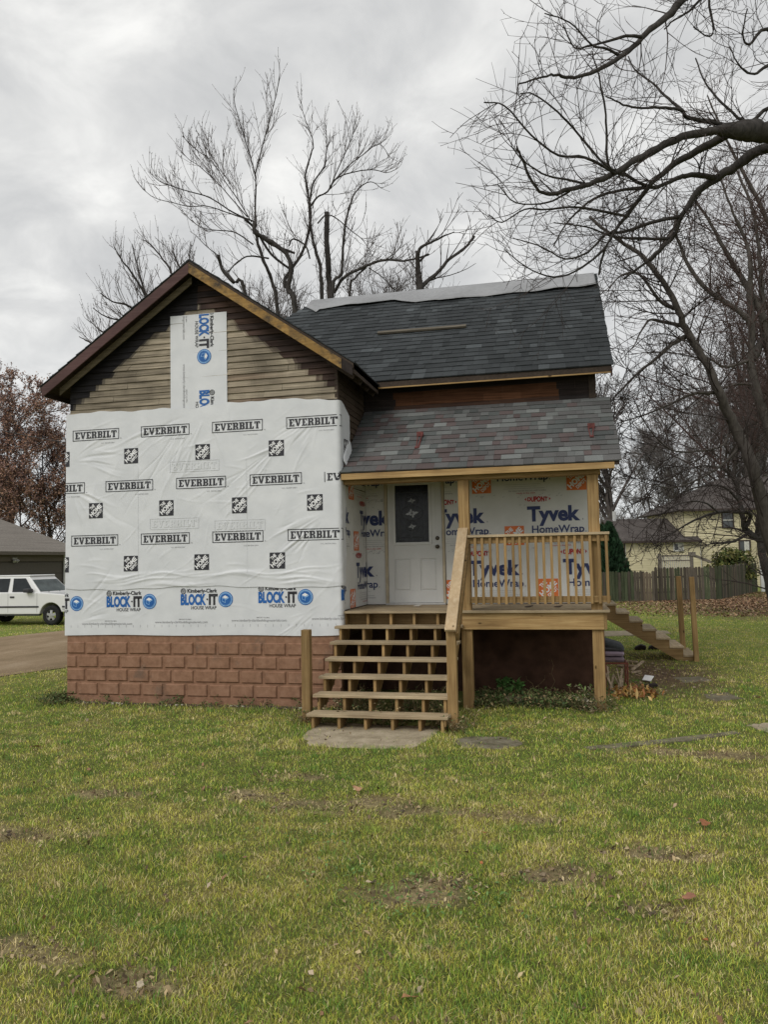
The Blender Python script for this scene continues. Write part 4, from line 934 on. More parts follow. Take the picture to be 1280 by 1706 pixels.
# ================================================================ CAR
def suv():
    P0 = np.array([-14.12, 14.05])                                  # near front corner; the car points along +X
    car = thing('suv', (P0[0] - 2.7, P0[1] + 1.0, -1.4), 'white boxy suv parked in front of the grey roofed garage', 'car')
    PAINT = plain('white_car_paint', (.72, .72, .71), .18, .5, .03, 2); GL = plain('car_glass', (.030, .038, .042), .03, .6, .3, 2); TRIM = plain('car_trim_black', (.03, .03, .032), .5, .4, .2); RUB = plain('tyre_rubber', (.022, .022, .022), .85, .2, .2)
    WSG = plain('windshield_glass', (.15, .19, .19), .06, .7, .3, 3)
    CHR = plain('alloy', (.45, .45, .45), .35, .5, .15, metal=.7); LAMP = plain('amber_lamp', (.45, .16, .06), .2, .5, .2); SIL = plain('bumper_silver', (.55, .55, .55), .35, .5, .1, metal=.3)
    X = lambda d: P0[0] - d; G = -1.4; wd = 1.92
    def arc(c, r, a0, a1, n=12): return [(c + r * math.cos(t), .38 + r * math.sin(t)) for t in np.linspace(a0, a1, n)]
    prof = [(.0, .52), (.02, .82), (.05, 1.02), (.12, 1.09), (.6, 1.145), (1.36, 1.20), (2.0, 1.215), (5.3, 1.215), (5.42, 1.10), (5.45, .5), (4.72, .5)]
    prof += arc(4.25, .46, 0.26, math.pi - .26)[0:] + [(3.78, .42), (1.42, .42)] + arc(.95, .46, .26, math.pi - .26) + [(.48, .5)]
    m = MB().prism([(X(a), P0[1], G + b) for a, b in prof][::-1], (0, wd, 0))
    body = m.build('body', PAINT, car, .055)
    # greenhouse: tapered box with pillars
    lo = [(1.42, 1.195), (5.38, 1.195)]; hi = [(2.02, 1.80), (5.2, 1.80)]
    yb, yt = .06, .22
    def Pq(d, z, near): t = (z - 1.195) / .605; off = yb + (yt - yb) * t; return (X(d), P0[1] + (off if near else wd - off), G + z)
    m = MB()
    m.add([Pq(1.42, 1.195, 1), Pq(5.38, 1.195, 1), Pq(5.2, 1.80, 1), Pq(2.02, 1.80, 1), Pq(1.42, 1.195, 0), Pq(5.38, 1.195, 0), Pq(5.2, 1.80, 0), Pq(2.02, 1.80, 0)], [(0, 1, 2, 3)[::-1], (4, 5, 6, 7), (0, 3, 7, 4)[::-1], (1, 5, 6, 2)[::-1], (3, 2, 6, 7)[::-1]])
    rb = [Pq(1.98, 1.80, 1), Pq(5.25, 1.80, 1), Pq(5.25, 1.80, 0), Pq(1.98, 1.80, 0)]
    m.prism([(p[0], p[1], p[2] + .001) for p in rb][::-1], (0, 0, .055))
    m.build('cab', PAINT, body, .05)
    def sidew(d0l, d1l, d0h, d1h):
        m = MB(); q = [Pq(d0l, 1.235, 1), Pq(d1l, 1.235, 1), Pq(d1h, 1.735, 1), Pq(d0h, 1.735, 1)]; m.add([(p[0], p[1] - .012, p[2]) for p in q], [(0, 1, 2, 3)[::-1], (0, 1, 2, 3)]); return m.build('side_window', GL, body)
    sidew(1.72, 2.62, 2.14, 2.66); sidew(2.80, 3.72, 2.80, 3.72); sidew(3.84, 5.15, 3.84, 5.08)
    m = MB(); q = [Pq(1.47, 1.225, 1), Pq(2.0, 1.755, 1), Pq(2.0, 1.755, 0), Pq(1.47, 1.225, 0)]; q = [np.array(p) for p in q]
    q[0][1] += .05; q[1][1] += .06; q[2][1] -= .06; q[3][1] -= .05; m.add([p + np.array([.012, 0, .012]) for p in q], [(0, 1, 2, 3)[::-1], (0, 1, 2, 3)]); m.build('windshield', WSG, body)
    m = MB(); m.beam((X(1.44), P0[1] + .55, G + 1.215), (X(1.60), P0[1] + 1.05, G + 1.33), .02, .02); m.beam((X(1.44), P0[1] + 1.2, G + 1.215), (X(1.60), P0[1] + 1.6, G + 1.33), .02, .02); m.build('wiper', TRIM, body)
    m = MB().box(X(1.98), X(1.72), P0[1] - .20, P0[1] + .05, G + 1.215, G + 1.36); m.build('side_mirror', TRIM, body, .03)
    m = MB().box(X(2.66), X(2.48), P0[1] - .025, P0[1] - .001, G + 1.02, G + 1.08); m.build('door_handle', TRIM, body, .008)
    m = MB(); m.box(X(3.76), X(1.45), P0[1] - .02, P0[1] - .001, G + .66, G + .72); m.box(X(.47), X(.1), P0[1] - .02, P0[1] - .001, G + .66, G + .72); m.build('side_moulding', TRIM, body, .006)
    m = MB().box(X(3.74), X(1.46), P0[1] + .02, P0[1] + .2, G + .36, G + .46); m.build('running_board', TRIM, body, .01)
    SEAM = plain('seam', (.30, .30, .30))
    for d in (1.52, 2.745, 3.78): MB().box(X(d + .012), X(d), P0[1] - .004, P0[1] - .001, G + .48, G + 1.19).build('door_seam', SEAM, body)
    m = MB().box(X(.48), X(-.10), P0[1] - .01, P0[1] + wd + .01, G + .55, G + .70); m.build('front_bumper', SIL, body, .03)
    m = MB().box(X(.42), X(-.06), P0[1] + .01, P0[1] + wd - .01, G + .33, G + .548); m.build('bumper_valance', TRIM, body, .02)
    for yy in (P0[1] - .012, P0[1] + wd - .25):
        m = MB().box(X(.10), X(-.035), yy, yy + .26, G + .74, G + 1.0); m.build('headlight', LAMP, body, .015)
    m = MB().box(X(.04), X(-.04), P0[1] + .26, P0[1] + wd - .26, G + .74, G + 1.0); m.build('grille', TRIM, body, .01)
    for d in (.95, 4.25):
        for yy, sg in ((P0[1] + .02, -1), (P0[1] + wd - .28, 1)):
            m = MB(); c = np.array([X(d), yy, G + .37])
            pr = [(.20, 0), (.30, -.012), (.355, .015), (.37, .05), (.37, .21), (.355, .245), (.2, .25)]
            n = 24
            for i in range(len(pr) - 1):
                for k in range(n):
                    a, b = 2 * math.pi * k / n, 2 * math.pi * (k + 1) / n; (r0, y0), (r1, y1) = pr[i], pr[i + 1]
                    m.add([c + (r0 * math.cos(a), y0, r0 * math.sin(a)), c + (r0 * math.cos(b), y0, r0 * math.sin(b)), c + (r1 * math.cos(b), y1, r1 * math.sin(b)), c + (r1 * math.cos(a), y1, r1 * math.sin(a))], [(0, 1, 2, 3)])
            w = MB(); w.v, w.f, w.m, w.c = m.v, m.f, m.m, m.c
            wh = w.build('wheel', RUB, car, smooth=True)
            m = MB(); yo = .02 if sg < 0 else .23
            lathe(m, (c[0], c[1] + yo, c[2]), [(.215, .02), (.2, -.0), (.19, -.035)], 20); lathe(m, (c[0], c[1] + yo, c[2]), [(.055, .0), (.05, .02), (.0, .022)], 12)
            for k in range(5):
                t = 2 * math.pi * k / 5 + .3; m.beam((c[0] + .04 * math.cos(t), c[1] + yo - .0, c[2] + .04 * math.sin(t)), (c[0] + .2 * math.cos(t), c[1] + yo + .008, c[2] + .2 * math.sin(t)), .03, .095, (-math.sin(t), 0, math.cos(t)))
            m.build('rim', CHR, wh)
suv()

# ================================================================ GARAGE BEHIND THE CAR
def garage():
    X1, X0, Y0, Y1 = -22.9, -32.5, 8., 28.3; ez = 1.535; pt = .56
    g = thing('garage', ((X0 + X1) / 2, (Y0 + Y1) / 2, -1.4), 'low garage with a grey hip roof behind the white suv', 'garage')
    ROOFG = NT('grey_shingle_roof', .92, .15); c = ROOFG.ramp(ROOFG.noise(14, 6, .7), [(.3, (.16, .142, .125)), (.7, (.27, .245, .215))]); ROOFG.col(ROOFG.mul(c, ROOFG.ramp(ROOFG.noise(2.4, 3, .5, (3.2, .12, 3.2)), [(.3, g3(.82)), (.7, g3(1.1))])))
    wallm = plain('dark_stucco', (.088, .076, .066), .9, .1, .12, 8)
    m = MB().box(X0 + .5, X1 - .5, Y0 + .5, Y1 - .5, -1.42, ez - .1); m.build('wall', wallm, g)
    hw = (X1 - X0) / 2; h = hw * pt; xc = (X0 + X1) / 2
    m = MB(); m.prism([(X0, Y0, ez), (X1, Y0, ez), (X1, Y1, ez), (X0, Y1, ez)][::-1], (0, 0, -.02))
    m.add([(X0, Y0, ez), (X1, Y0, ez), (X1, Y1, ez), (X0, Y1, ez), (xc, Y0 + hw, ez + h), (xc, Y1 - hw, ez + h)], [(0, 1, 4), (1, 2, 5, 4), (2, 3, 5), (3, 0, 4, 5)])
    m.build('roof', ROOFG.m, g)
    m = MB(); m.box(X1 - .03, X1 - .001, Y0, Y1, ez - .17, ez - .022); m.box(X0, X1 - .031, Y1 - .03, Y1 - .001, ez - .17, ez - .022); m.build('fascia', plain('brown_fascia', (.115, .095, .078)), g)
    wx = X1 - .5
    m = MB().box(wx + .001, wx + .05, 12, 26.9, ez - .48, ez - .12); m.build('door_header', plain('header_brown', (.125, .10, .08), var=.1), g)
    m = MB()
    for k in range(4): m.box(wx + .001, wx + .03, 14, 26.45, -1.4 + k * .60, -.82 + k * .60)
    m.build('garage_door', plain('garage_door_paint', (.098, .085, .075), .7, .2, .08), g, .02)
    m = MB().box(wx + .04, wx + .12, 26.55, 26.68, -1.4, ez - .05); m.build('downspout', plain('white_downspout', (.60, .60, .58)), g, .01)
    m = MB().box(wx + .001, wx + .06, 26.95, 27.75, -1.42, ez - .13); m.build('brick_pier', plain('brown_brick', (.22, .13, .08), .9, .1, .3, 20), g)
    m = MB(); y = 22.6; m.box(wx + .051, wx + .12, y - .16, y + .16, ez - .40, ez - .30); m.tube([(wx + .1, y - .09, ez - .38), (wx + .2, y - .13, ez - .5)], [.05, .09], 8); m.tube([(wx + .1, y + .09, ez - .38), (wx + .2, y + .13, ez - .5)], [.05, .09], 8); m.build('flood_lamp', plain('lamp_grey', (.46, .45, .43)), g)
garage()

# ================================================================ YELLOW HOUSE, FENCES
def yellow_house():
    h = thing('yellow_house', (11, 45, -1.4), 'pale yellow lap sided house with dark roofs beyond the wooden fence', 'house')
    t = NT('yellow_siding', .7, .25); t.col(t.mul(t.attr(), t.ramp(t.noise(.8, 4), [(.3, g3(.9)), (.7, g3(1.05))]))); SID = t.m
    ycol = lambda x, z, q: tuple(np.array([.58, .52, .345]) * (.94 + .08 * q))
    RF = NT('brown_roof', .92, .15); RF.col(RF.mul(RF.ramp(RF.noise(1.2, 5, .6), [(.3, (.062, .053, .049)), (.7, (.105, .092, .085))]), RF.ramp(RF.noise(9, 4), [(.3, g3(.8)), (.7, g3(1.15))]))); RF = RF.m
    TR = plain('trim_white', (.55, .54, .50)); DK = plain('trim_dark_brown', (.05, .035, .03)); PN = plain('far_pane', (.06, .065, .07), .15, .5, .3, 2); CUR = plain('curtain', (.40, .40, .39))
    A = np.array([7.10, 41.0]); B = np.array([11.92, 41.95]); d = (B - A) / np.linalg.norm(B - A); n_ = np.array([d[1], -d[0]]); L1 = np.linalg.norm(B - A); bk = -n_
    P = lambda s, o, z: np.array([*(A + d * s + bk * o), z])
    # low wing
    m = MB(); lap(m, P(0, 0, 0), P(L1, 0, 0), -1.42, 1.58, .15, .034, None, ycol); lap(m, P(0, 7, 0), P(0, 0, 0), -1.42, 1.58, .115, .016, None, lambda x, z, q: tuple(np.array([.50, .48, .42]) * (.94 + .08 * q)))
    m.add([P(0, 0, 1.58), P(0, 7, 1.58), P(0, 3.5, 3.1)], [(0, 2, 1)], None, (.48, .46, .42)); m.build('wall', SID, h)
    m = MB(); e = .35
    m.prism([P(-.4, -e, 1.62), P(-.4, 3.5, 3.22), P(-.4, 7 + e, 1.62), P(-.4, 7 + e, 1.54), P(-.4, 3.5, 3.12), P(-.4, -e, 1.54)], (d[0] * (L1 + .35), d[1] * (L1 + .35), 0)); m.build('roof', RF, h)
    m = MB(); m.beam(P(-.42, -e - .03, 1.57), P(L1 - .02, -e - .03, 1.57), .05, .13); m.build('gutter', DK, h)
    m = MB(); m.tube([P(.06, -.06, 1.5), P(.06, -.06, -1.4)], .04, 6); m.build('downspout', DK, h)
    MB().beam(P(.13, -.03, -1.4), P(.13, -.03, 1.5), .1, .03, (d[0], d[1], 0)).build('corner_trim', TR, h); m = MB(); m.beam(P(L1 - .03, -.03, -1.4), P(L1 - .03, -.03, 1.56), .1, .03, (d[0], d[1], 0)); m.build('corner_trim', TR, h)
    def window(s, z0, z1, w, off, trim, parent=h, split=True, base=P):
        f = MB(); t = .07
        for a, b, c, e2 in ((s - t, s, z0 - t, z1 + t), (s + w, s + w + t, z0 - t, z1 + t), (s, s + w, z0 - t, z0), (s, s + w, z1, z1 + t)): f.prism([base(a, off, c), base(b, off, c), base(b, off, e2), base(a, off, e2)], (bk[0] * .05, bk[1] * .05, 0))
        fr = f.build('window', trim, parent)
        f = MB(); f.add([base(s, off + .03, z0), base(s + w, off + .03, z0), base(s + w, off + .03, z1), base(s, off + .03, z1)], [(0, 1, 2, 3)]); f.build('window_pane', PN, fr)
        f = MB()
        if split == 'v': f.prism([base(s + w / 2 - .03, off + .012, z0), base(s + w / 2 + .03, off + .012, z0), base(s + w / 2 + .03, off + .012, z1), base(s + w / 2 - .03, off + .012, z1)], (bk[0] * .012, bk[1] * .012, 0)); f.prism([base(s + w * .55, off + .014, z0 + .03), base(s + w * .95, off + .014, z0 + .03), base(s + w * .95, off + .014, z1 - .03), base(s + w * .55, off + .014, z1 - .03)], (bk[0] * .005, bk[1] * .005, 0))
        else: f.prism([base(s, off + .012, (z0 + z1) / 2 - .03), base(s + w, off + .012, (z0 + z1) / 2 - .03), base(s + w, off + .012, (z0 + z1) / 2 + .03), base(s, off + .012, (z0 + z1) / 2 + .03)], (bk[0] * .012, bk[1] * .012, 0))
        f.build('sash', TR, fr)
    window(3.22, 1.0, 1.42, .52, -.10, TR, split='v')
    # tall block
    off = .25; L2 = 6.6
    m = MB(); lap(m, P(L1 - .9, off, 0), P(L1 + L2, off, 0), -1.42, 3.62, .15, .034, None, ycol); lap(m, P(L1 - .9, 8, 0), P(L1 - .9, off, 0), 1.4, 3.62, .15, .034, None, ycol); m.build('wall', SID, h)
    m = MB(); e4 = [P(L1 - 1.3, off - .45, 3.60), P(L1 + L2, off - .45, 3.60), P(L1 + L2, 9, 3.60), P(L1 - 1.3, 9, 3.60)]; m.prism(e4[::-1], (0, 0, -.06))
    m.add(e4 + [P(L1 + 3.2, 4.4, 6.0), P(L1 + L2, 4.4, 6.0)], [(0, 1, 5, 4), (2, 3, 4, 5), (3, 0, 4)]); m.build('roof', RF, h)
    m = MB(); m.beam(P(L1 - 1.35, off - .47, 3.53), P(L1 + L2, off - .47, 3.53), .05, .14); m.build('eave_board', DK, h)
    window(1.55 + L1, 2.42, 3.32, .62, off - .10, DK); window(2.55 + L1, .88, 1.50, .62, off - .10, DK, split='v')
    # little entrance roof and wall at the right edge
    m = MB(); m.prism([P(L1 + 3.55, -1.6, 1.65), P(L1 + 6, -1.6, 1.65), P(L1 + 6, off, 2.55), P(L1 + 3.95, off, 2.55)], (0, 0, .09)); m.build('entrance_roof', RF, h)
    m = MB(); m.beam(P(L1 + 3.75, -1.4, -1.4), P(L1 + 3.75, -1.4, 1.62), .12, .12, (1, 0, 0)); m.build('entrance_post', TR, h)
    # deck with pale balusters behind the fence
    dk = MB(); Q = lambda s, z: P(s, -2.6, z)
    for a in (1.45, 3.35): dk.beam(Q(a, -1.4), Q(a, .80), .18, .18, (d[0], d[1], 0))
    dk.beam(Q(1.45, .66), Q(3.5, .66), .08, .09); dk.beam(Q(1.45, .36), Q(3.4, .36), .08, .07); dk.beam(Q(3.4, .70), Q(4.6, .20), .08, .16); dk.box(*sorted((Q(3.2, 0)[0], Q(3.6, 0)[0])), Q(3.2, 0)[1] - .1, Q(3.2, 0)[1] + .2, .62, .86)
    dkp = dk.build('deck_frame', plain('grey_deck_wood', (.15, .13, .11), var=.3), h)
    m = MB()
    for k in range(15): m.beam(Q(1.62 + k * .117, -.1), Q(1.62 + k * .117, .64), .05, .05, (d[0], d[1], 0))
    m.build('deck_balusters', plain('pale_baluster', (.46, .44, .40)), dkp)
    m = MB().tube([P(.38, 3.3, 2.9), P(.38, 3.3, 3.75)], .13, 8); m.build('vent_pipe', plain('pale_pipe', (.45, .45, .44)), h)
yellow_house()

def fence():
    FW = NT('weathered_fence', .92, .1); c = FW.mul(FW.attr(), FW.ramp(FW.noise(9, 6, .7, (1, 1, .12)), [(.3, g3(.6)), (.7, g3(1.3))])); FW.col(c); FW = FW.m
    f = thing('wooden_fence', (9, 28, -1.4), 'weathered mossy grey brown picket fence between the lawn and the yellow house', 'fence')
    runs = [((2.2, 26.0), (7.42, 26.95), -.02, .03), ((7.42, 27.0), (10.4, 27.9), .15, .17), ((10.4, 27.9), (13.72, 35.5), .17, .22)]
    rr = random.Random(5); m = MB(); pm = MB(); rl = MB()
    for (a, b, z0, z1) in runs:
        a, b = np.array(a), np.array(b); L_ = np.linalg.norm(b - a); d = (b - a) / L_; n_ = np.array([d[1], -d[0]]); x = 0; k = 0
        while x < L_:
            w = rr.uniform(.125, .15); t = x / L_; top = z0 + (z1 - z0) * t + rr.uniform(-.045, .035); p = a + d * x; g = rr.random()
            c = np.array([.115, .098, .078]) * rr.uniform(.55, 1.25) if g < .62 else np.array([.075, .088, .052]) * rr.uniform(.7, 1.25)
            if rr.random() < .05: c = np.array([.17, .135, .10]); top -= rr.uniform(0, .12)
            q = p + d * (w - .016); le = rr.uniform(-.012, .012)
            m.prism([(*p, -1.38), (*q, -1.38), (*(q + d * le), top - .05), (*((p + q) / 2 + d * le), top), (*(p + d * le), top - .05)], (-n_[0] * .02, -n_[1] * .02, 0), None, tuple(c)); x += w; k += 1
        for z in (-1.0, -.3): rl.beam((*(a - n_ * .05), z), (*(b - n_ * .05), z), .04, .09, col=(.07, .06, .05))
        for x in np.arange(0, L_, 2.4): p = a + d * x - n_ * .1; MB().box(p[0] - .05, p[0] + .05, p[1] - .05, p[1] + .05, -1.42, -.02, col=(.075, .065, .05)).build('post', FW, f)
    m.build('pickets', FW, f); rl.build('rail', FW, f)
    wf = thing('vinyl_fence', (14.6, 35.6, -1.4), 'short piece of white vinyl fence at the end of the wooden fence', 'fence')
    VN = plain('white_vinyl', (.66, .66, .65), .4, .4, .04)
    m = MB().box(13.86, 14.02, 35.3, 35.46, -1.42, .56); m.prism([(13.83, 35.27, .561), (14.05, 35.27, .561), (14.05, 35.49, .561), (13.83, 35.49, .561)][::-1], (0, 0, .04)); m.tube([(13.94, 35.38, .60), (13.94, 35.38, .66), (13.94, 35.38, .72)], [.09, .06, .005], 8); m.build('post', VN, wf, .01)
    m = MB().prism([(14.03, 35.36, -1.38), (16.6, 35.6, -1.38), (16.6, 35.6, .30), (15.0, 35.45, .30), (14.4, 35.4, .36), (14.03, 35.36, .50)], (0, .03, 0)); m.build('panel', VN, wf)
fence()

# utility line
w = MB(); a, b = at(-260, 640, 34), np.array([-4.5, 8.2, 3.3]); pts = [a + (b - a) * t - np.array([0, 0, 1]) * .9 * math.sin(math.pi * t) * .6 for t in np.linspace(0, 1, 17)]
w.tube(pts, .014, 5); o = w.build('utility_wire', plain('cable_black', (.03, .03, .03)), None); tag(o, 'thin overhead wire running to the left side of the wrapped house', 'wire')
# ================================================================ BARE TREES
BARK = NT('bark', .95, .1); _c = BARK.ramp(BARK.noise(16, 6, .7, (1, 1, .3)), [(.3, (.026, .024, .023)), (.7, (.080, .072, .066))]); BARK.col(_c); BARK.bump(BARK.noise(30, 5, .6, (1, 1, .25)), .6, .02); BARK = BARK.m
BARKL = NT('pale_bark', .95, .1); _c = BARKL.ramp(BARKL.noise(14, 6, .7, (1, 1, .3)), [(.3, (.046, .040, .036)), (.7, (.120, .106, .094))]); BARKL.col(_c); BARKL.bump(BARKL.noise(30, 5, .6, (1, 1, .25)), .6, .02); BARKL = BARKL.m
TWIG = plain('twig_bark', (.058, .047, .043), .9, .1, .3, 3)
TWIGL = plain('greyish_twig', (.105, .090, .085), .9, .1, .3, 3)
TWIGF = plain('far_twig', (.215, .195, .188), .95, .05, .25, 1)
TWIGR = plain('reddish_twig', (.085, .058, .052), .9, .1, .3, 3)
class Br:
    def __init__(s): s.V = []; s.Q = []; s.n = 0
    def tube(s, P, rad, n):
        P = np.asarray(P, float); k = len(P); T = np.gradient(P, axis=0); T /= np.linalg.norm(T, axis=1)[:, None] + 1e-9
        ref = np.array([.31, .17, .93]) if abs(T[0][2]) < .85 else np.array([.9, .3, .1])
        A = np.cross(T, ref); A /= np.linalg.norm(A, axis=1)[:, None] + 1e-9; B = np.cross(T, A); t = np.arange(n) * 2 * math.pi / n
        R_ = np.asarray(rad)[:, None, None]; V = P[:, None, :] + R_ * (A[:, None, :] * np.cos(t)[None, :, None] + B[:, None, :] * np.sin(t)[None, :, None])
        i = np.arange(k * n).reshape(k, n) + s.n; j = np.roll(i, -1, 1)
        s.Q.append(np.stack([i[:-1], j[:-1], j[1:], i[1:]], -1).reshape(-1, 4)); s.V.append(V.reshape(-1, 3)); s.n += k * n
    def build(s, name, mat, parent): return np_mesh(name, np.concatenate(s.V), [np.concatenate(s.Q)], mat, parent, None, None, True)
def smooth_path(P, per=4):                                         # Catmull-Rom through the traced points
    P = np.asarray(P, float)
    if len(P) < 3: return np.array([P[0] + (P[-1] - P[0]) * t for t in np.linspace(0, 1, per + 1)])
    Q = np.vstack([2 * P[0] - P[1], P, 2 * P[-1] - P[-2]]); out = []
    for i in range(1, len(Q) - 2):
        p0, p1, p2, p3 = Q[i-1], Q[i], Q[i+1], Q[i+2]
        for t in np.linspace(0, 1, per, endpoint=False): out.append(.5 * ((2*p1) + (-p0+p2)*t + (2*p0-5*p1+4*p2-p3)*t*t + (-p0+3*p1-3*p2+p3)*t**3))
    out.append(P[-1]); return np.array(out)
def grow(tw, path, r0, r1, lev, rng, par, limbs=None):
    """twigs off a limb. par: per level dict(n per metre, length range, angle, up, rmin, seg)"""
    if lev >= len(par): return
    p = par[lev]; L_ = np.linalg.norm(np.diff(path, axis=0), axis=1); cum = np.concatenate([[0], np.cumsum(L_)]); tot = cum[-1]
    if tot < .02: return
    cnt = p['n'] * tot; cnt = int(cnt) + (rng.random() < cnt - int(cnt))
    for _ in range(cnt):
        s = tot * (p.get('t0', .12) + (1 - p.get('t0', .12)) * rng.random() ** .85); i = min(np.searchsorted(cum, s) - 1, len(L_) - 1); i = max(i, 0); f = (s - cum[i]) / (L_[i] + 1e-9)
        b = path[i] + (path[i+1] - path[i]) * f; T = (path[i+1] - path[i]) / (L_[i] + 1e-9)
        cv = rng.normal(size=3) * p['jit'] * .8; rd = rng.normal(size=3); rd -= T * rd.dot(T); rd /= np.linalg.norm(rd) + 1e-9
        if p.get('flat') is not None: rd = rd - p['flat'] * rd.dot(p['flat']) * .6
        a = math.radians(rng.uniform(*p['ang'])); d = T * math.cos(a) + rd * math.sin(a); d[2] += p['up'] * .5; d /= np.linalg.norm(d)
        frac = 1 - p.get('fr', .55) * s / tot; ln = rng.uniform(*p['len']) * frac; rr = r0 + (r1 - r0) * s / tot; r = max(p['rmin'], min(rr * p.get('rk', .55), p.get('rmax', 1)))
        k = p['seg']; pts = [b]; st = ln / k
        for q in range(k):
            d = d + cv + rng.normal(size=3) * p['jit'] * .55; d[2] += p['up'] * .16; d /= np.linalg.norm(d); pts.append(pts[-1] + d * st)
        pts = np.array(pts); re = max(p['rmin'] * .6, r * .35); tw.tube(pts, np.linspace(r, re, k + 1), p.get('sides', 3))
        grow(tw, pts, r, re, lev + 1, rng, par)
def traced(name, label, limbs, base, par, mats, seed, group=None, sides=9):
    """limbs: list of (pixel points, depth start, depth end, r start, r end, spawn)"""
    t = thing(name, (base[0], base[1], -1.4), label, 'tree', group); rng = np.random.default_rng(seed); tr, tw = Br(), Br()
    for (px, D0, D1, r0, r1, sp) in limbs:
        n = len(px); P = [at(u, v, D0 + (D1 - D0) * i / max(1, n - 1) + (rng.normal() * .06 if 0 < i else 0)) if not isinstance(u, np.ndarray) else u for i, (u, v) in enumerate(px)]
        P = smooth_path(P); k = len(P); rl_ = r0 if isinstance(r0, list) else None; r0 = max(r0) if rl_ else r0; P[1:-1] += rng.normal(size=(k - 2, 3)) * min(.012, r0 * .10)
        rad = np.interp(np.linspace(0, 1, k), np.linspace(0, 1, len(rl_)), rl_) if rl_ else r1 + (r0 - r1) * (1 - np.linspace(0, 1, k)) ** 1.25
        rad = rad * (1 + rng.normal(size=k) * .05)
        tr.tube(np.vstack([P, P[-1] + (P[-1] - P[-2]) * .15]), np.append(rad, .001), sides)
        if sp: grow(tw, P, r0, r1, 0, rng, par if sp is True else sp)
    tr.build('trunk', mats[0], t); tw.build('crown', mats[1], t); return t
def rnd_tree(name, label, base, H, seed, mats, spread=.55, rmin=.01, dens=1.0, group=None, leaves=None, forks=4, r=None, t0=.22):
    t = thing(name, (base[0], base[1], -1.4), label, 'tree', group); rng = np.random.default_rng(seed); tr, tw = Br(), Br()
    r = r or H * .011; P = [np.array([base[0], base[1], -1.45])]; d = np.array([rng.normal() * .05, rng.normal() * .05, 1.]); k = 9
    for i in range(k): d = d + rng.normal(size=3) * .06; d[2] = abs(d[2]); d /= np.linalg.norm(d); P.append(P[-1] + d * H * .8 / k)
    P = np.array(P); tr.tube(P, np.linspace(r, r * .25, k + 1), 8)
    par = [dict(n=forks * 2.2 / (H * .8), len=(H * .35, H * .62), ang=(28, 60), up=.55, jit=.10, seg=7, rmin=r * .14, rk=.5, t0=t0, sides=5),
           dict(n=9 * dens / (H * .4), len=(H * .12, H * .28), ang=(25, 60), up=.45, jit=.14, seg=5, rmin=rmin * 1.6, rk=.5, t0=.15, sides=3),
           dict(n=9 * dens / (H * .2), len=(H * .05, H * .13), ang=(25, 60), up=.35, jit=.18, seg=4, rmin=rmin, rk=.5),
           dict(n=5 * dens / (H * .09), len=(H * .025, H * .06), ang=(25, 60), up=.3, jit=.2, seg=2, rmin=rmin * .8, rk=.6)]
    grow(tw, P, r, r * .25, 0, rng, par); tr.build('trunk', mats[0], t); tw.build('crown', mats[1], t)
    if leaves:
        cols, n, sz = leaves; V = np.concatenate(tw.V); c = V[rng.integers(0, len(V), n)] + rng.normal(size=(n, 3)) * sz * 1.2
        a = rng.normal(size=(n, 3)); a /= np.linalg.norm(a, axis=1)[:, None]; b = np.cross(a, rng.normal(size=(n, 3))); b /= np.linalg.norm(b, axis=1)[:, None] + 1e-9; s = sz * rng.uniform(.5, 1.2, (n, 1))
        Q = np.stack([c - a * s, c + b * s * .55, c + a * s, c - b * s * .55], 1).reshape(-1, 3); cl = np.array(cols)[rng.integers(0, len(cols), n)] * rng.uniform(.7, 1.25, (n, 1))
        np_mesh('leaves', Q, [np.arange(4 * n).reshape(n, 4)], LEAFM, t, np.repeat(cl, 4, 0))
    return t
LEAFM = attrmat('leaf', .7, 3, .1, .2, 0)
sc2 = lambda k, ox, oy: (lambda *p: [(ox + a / k, oy + b / k) for a, b in p])
c4 = sc2(3.459, 130, 130); c5 = sc2(2.723, 430, 130); r2 = sc2(2.667, 800, 0); r3 = sc2(3.2, 880, 380); r7 = sc2(4.571, 1000, 800)
# -- tall tree behind the house
gb = lambda u, D: at(u, 927 + FPX * 2.15 / D + (936 - u) * .0199, D)
def stem(u, D, px): return [(u, 935 + FPX * 2.15 / D)] + [(u + (px[0][0] - u) * .5, 740)] + px
par1 = [dict(n=5.0, len=(.8, 2.5), ang=(14, 50), up=.65, jit=.05, seg=8, rmin=.009, rk=.40, rmax=.016, t0=.10, fr=.80), dict(n=3.4, len=(.35, 1.3), ang=(18, 50), up=.5, jit=.07, seg=5, rmin=.0065, rk=.6, t0=.1), dict(n=5.0, len=(.04, .12), ang=(35, 70), up=.4, jit=.1, seg=1, rmin=.0065, rk=.9)]
L1 = []
D = 26.5
L1.append((stem(505, D, c4((1250,1340),(1210,1220),(1230,1110),(1200,1010),(1090,930),(1020,890),(1020,830))), D, D - .6, 0.097, 0.063, True))
L1.append((c4((1020,870),(1022,700),(1020,560),(960,350),(905,160),(896,60)), D-.6, D - 1, 0.031, 0.009, True))
L1.append((c4((1020,560),(1060,400),(1105,240),(1145,80),(1162,-15)), D-.8, D - 2, 0.023, 0.009, True))
L1.append((c4((1022,830),(900,778),(760,690),(640,655),(560,630),(470,595),(415,548)), D-.6, D - 2.5, 0.027, 0.009, True))
L1.append((c4((960,810),(860,775),(740,738),(650,742),(560,722),(440,690),(372,640)), D-.8, D - 1.6, 0.020, 0.009, True))
L1.append((c4((1000,830),(920,700),(850,600),(770,480),(690,420),(600,335)), D-.6, D - .2, 0.020, 0.009, True))
L1.append((c4((975,800),(880,690),(800,600),(700,510),(640,470),(582,412)), D-.6, D + 1.4, 0.019, 0.009, True))
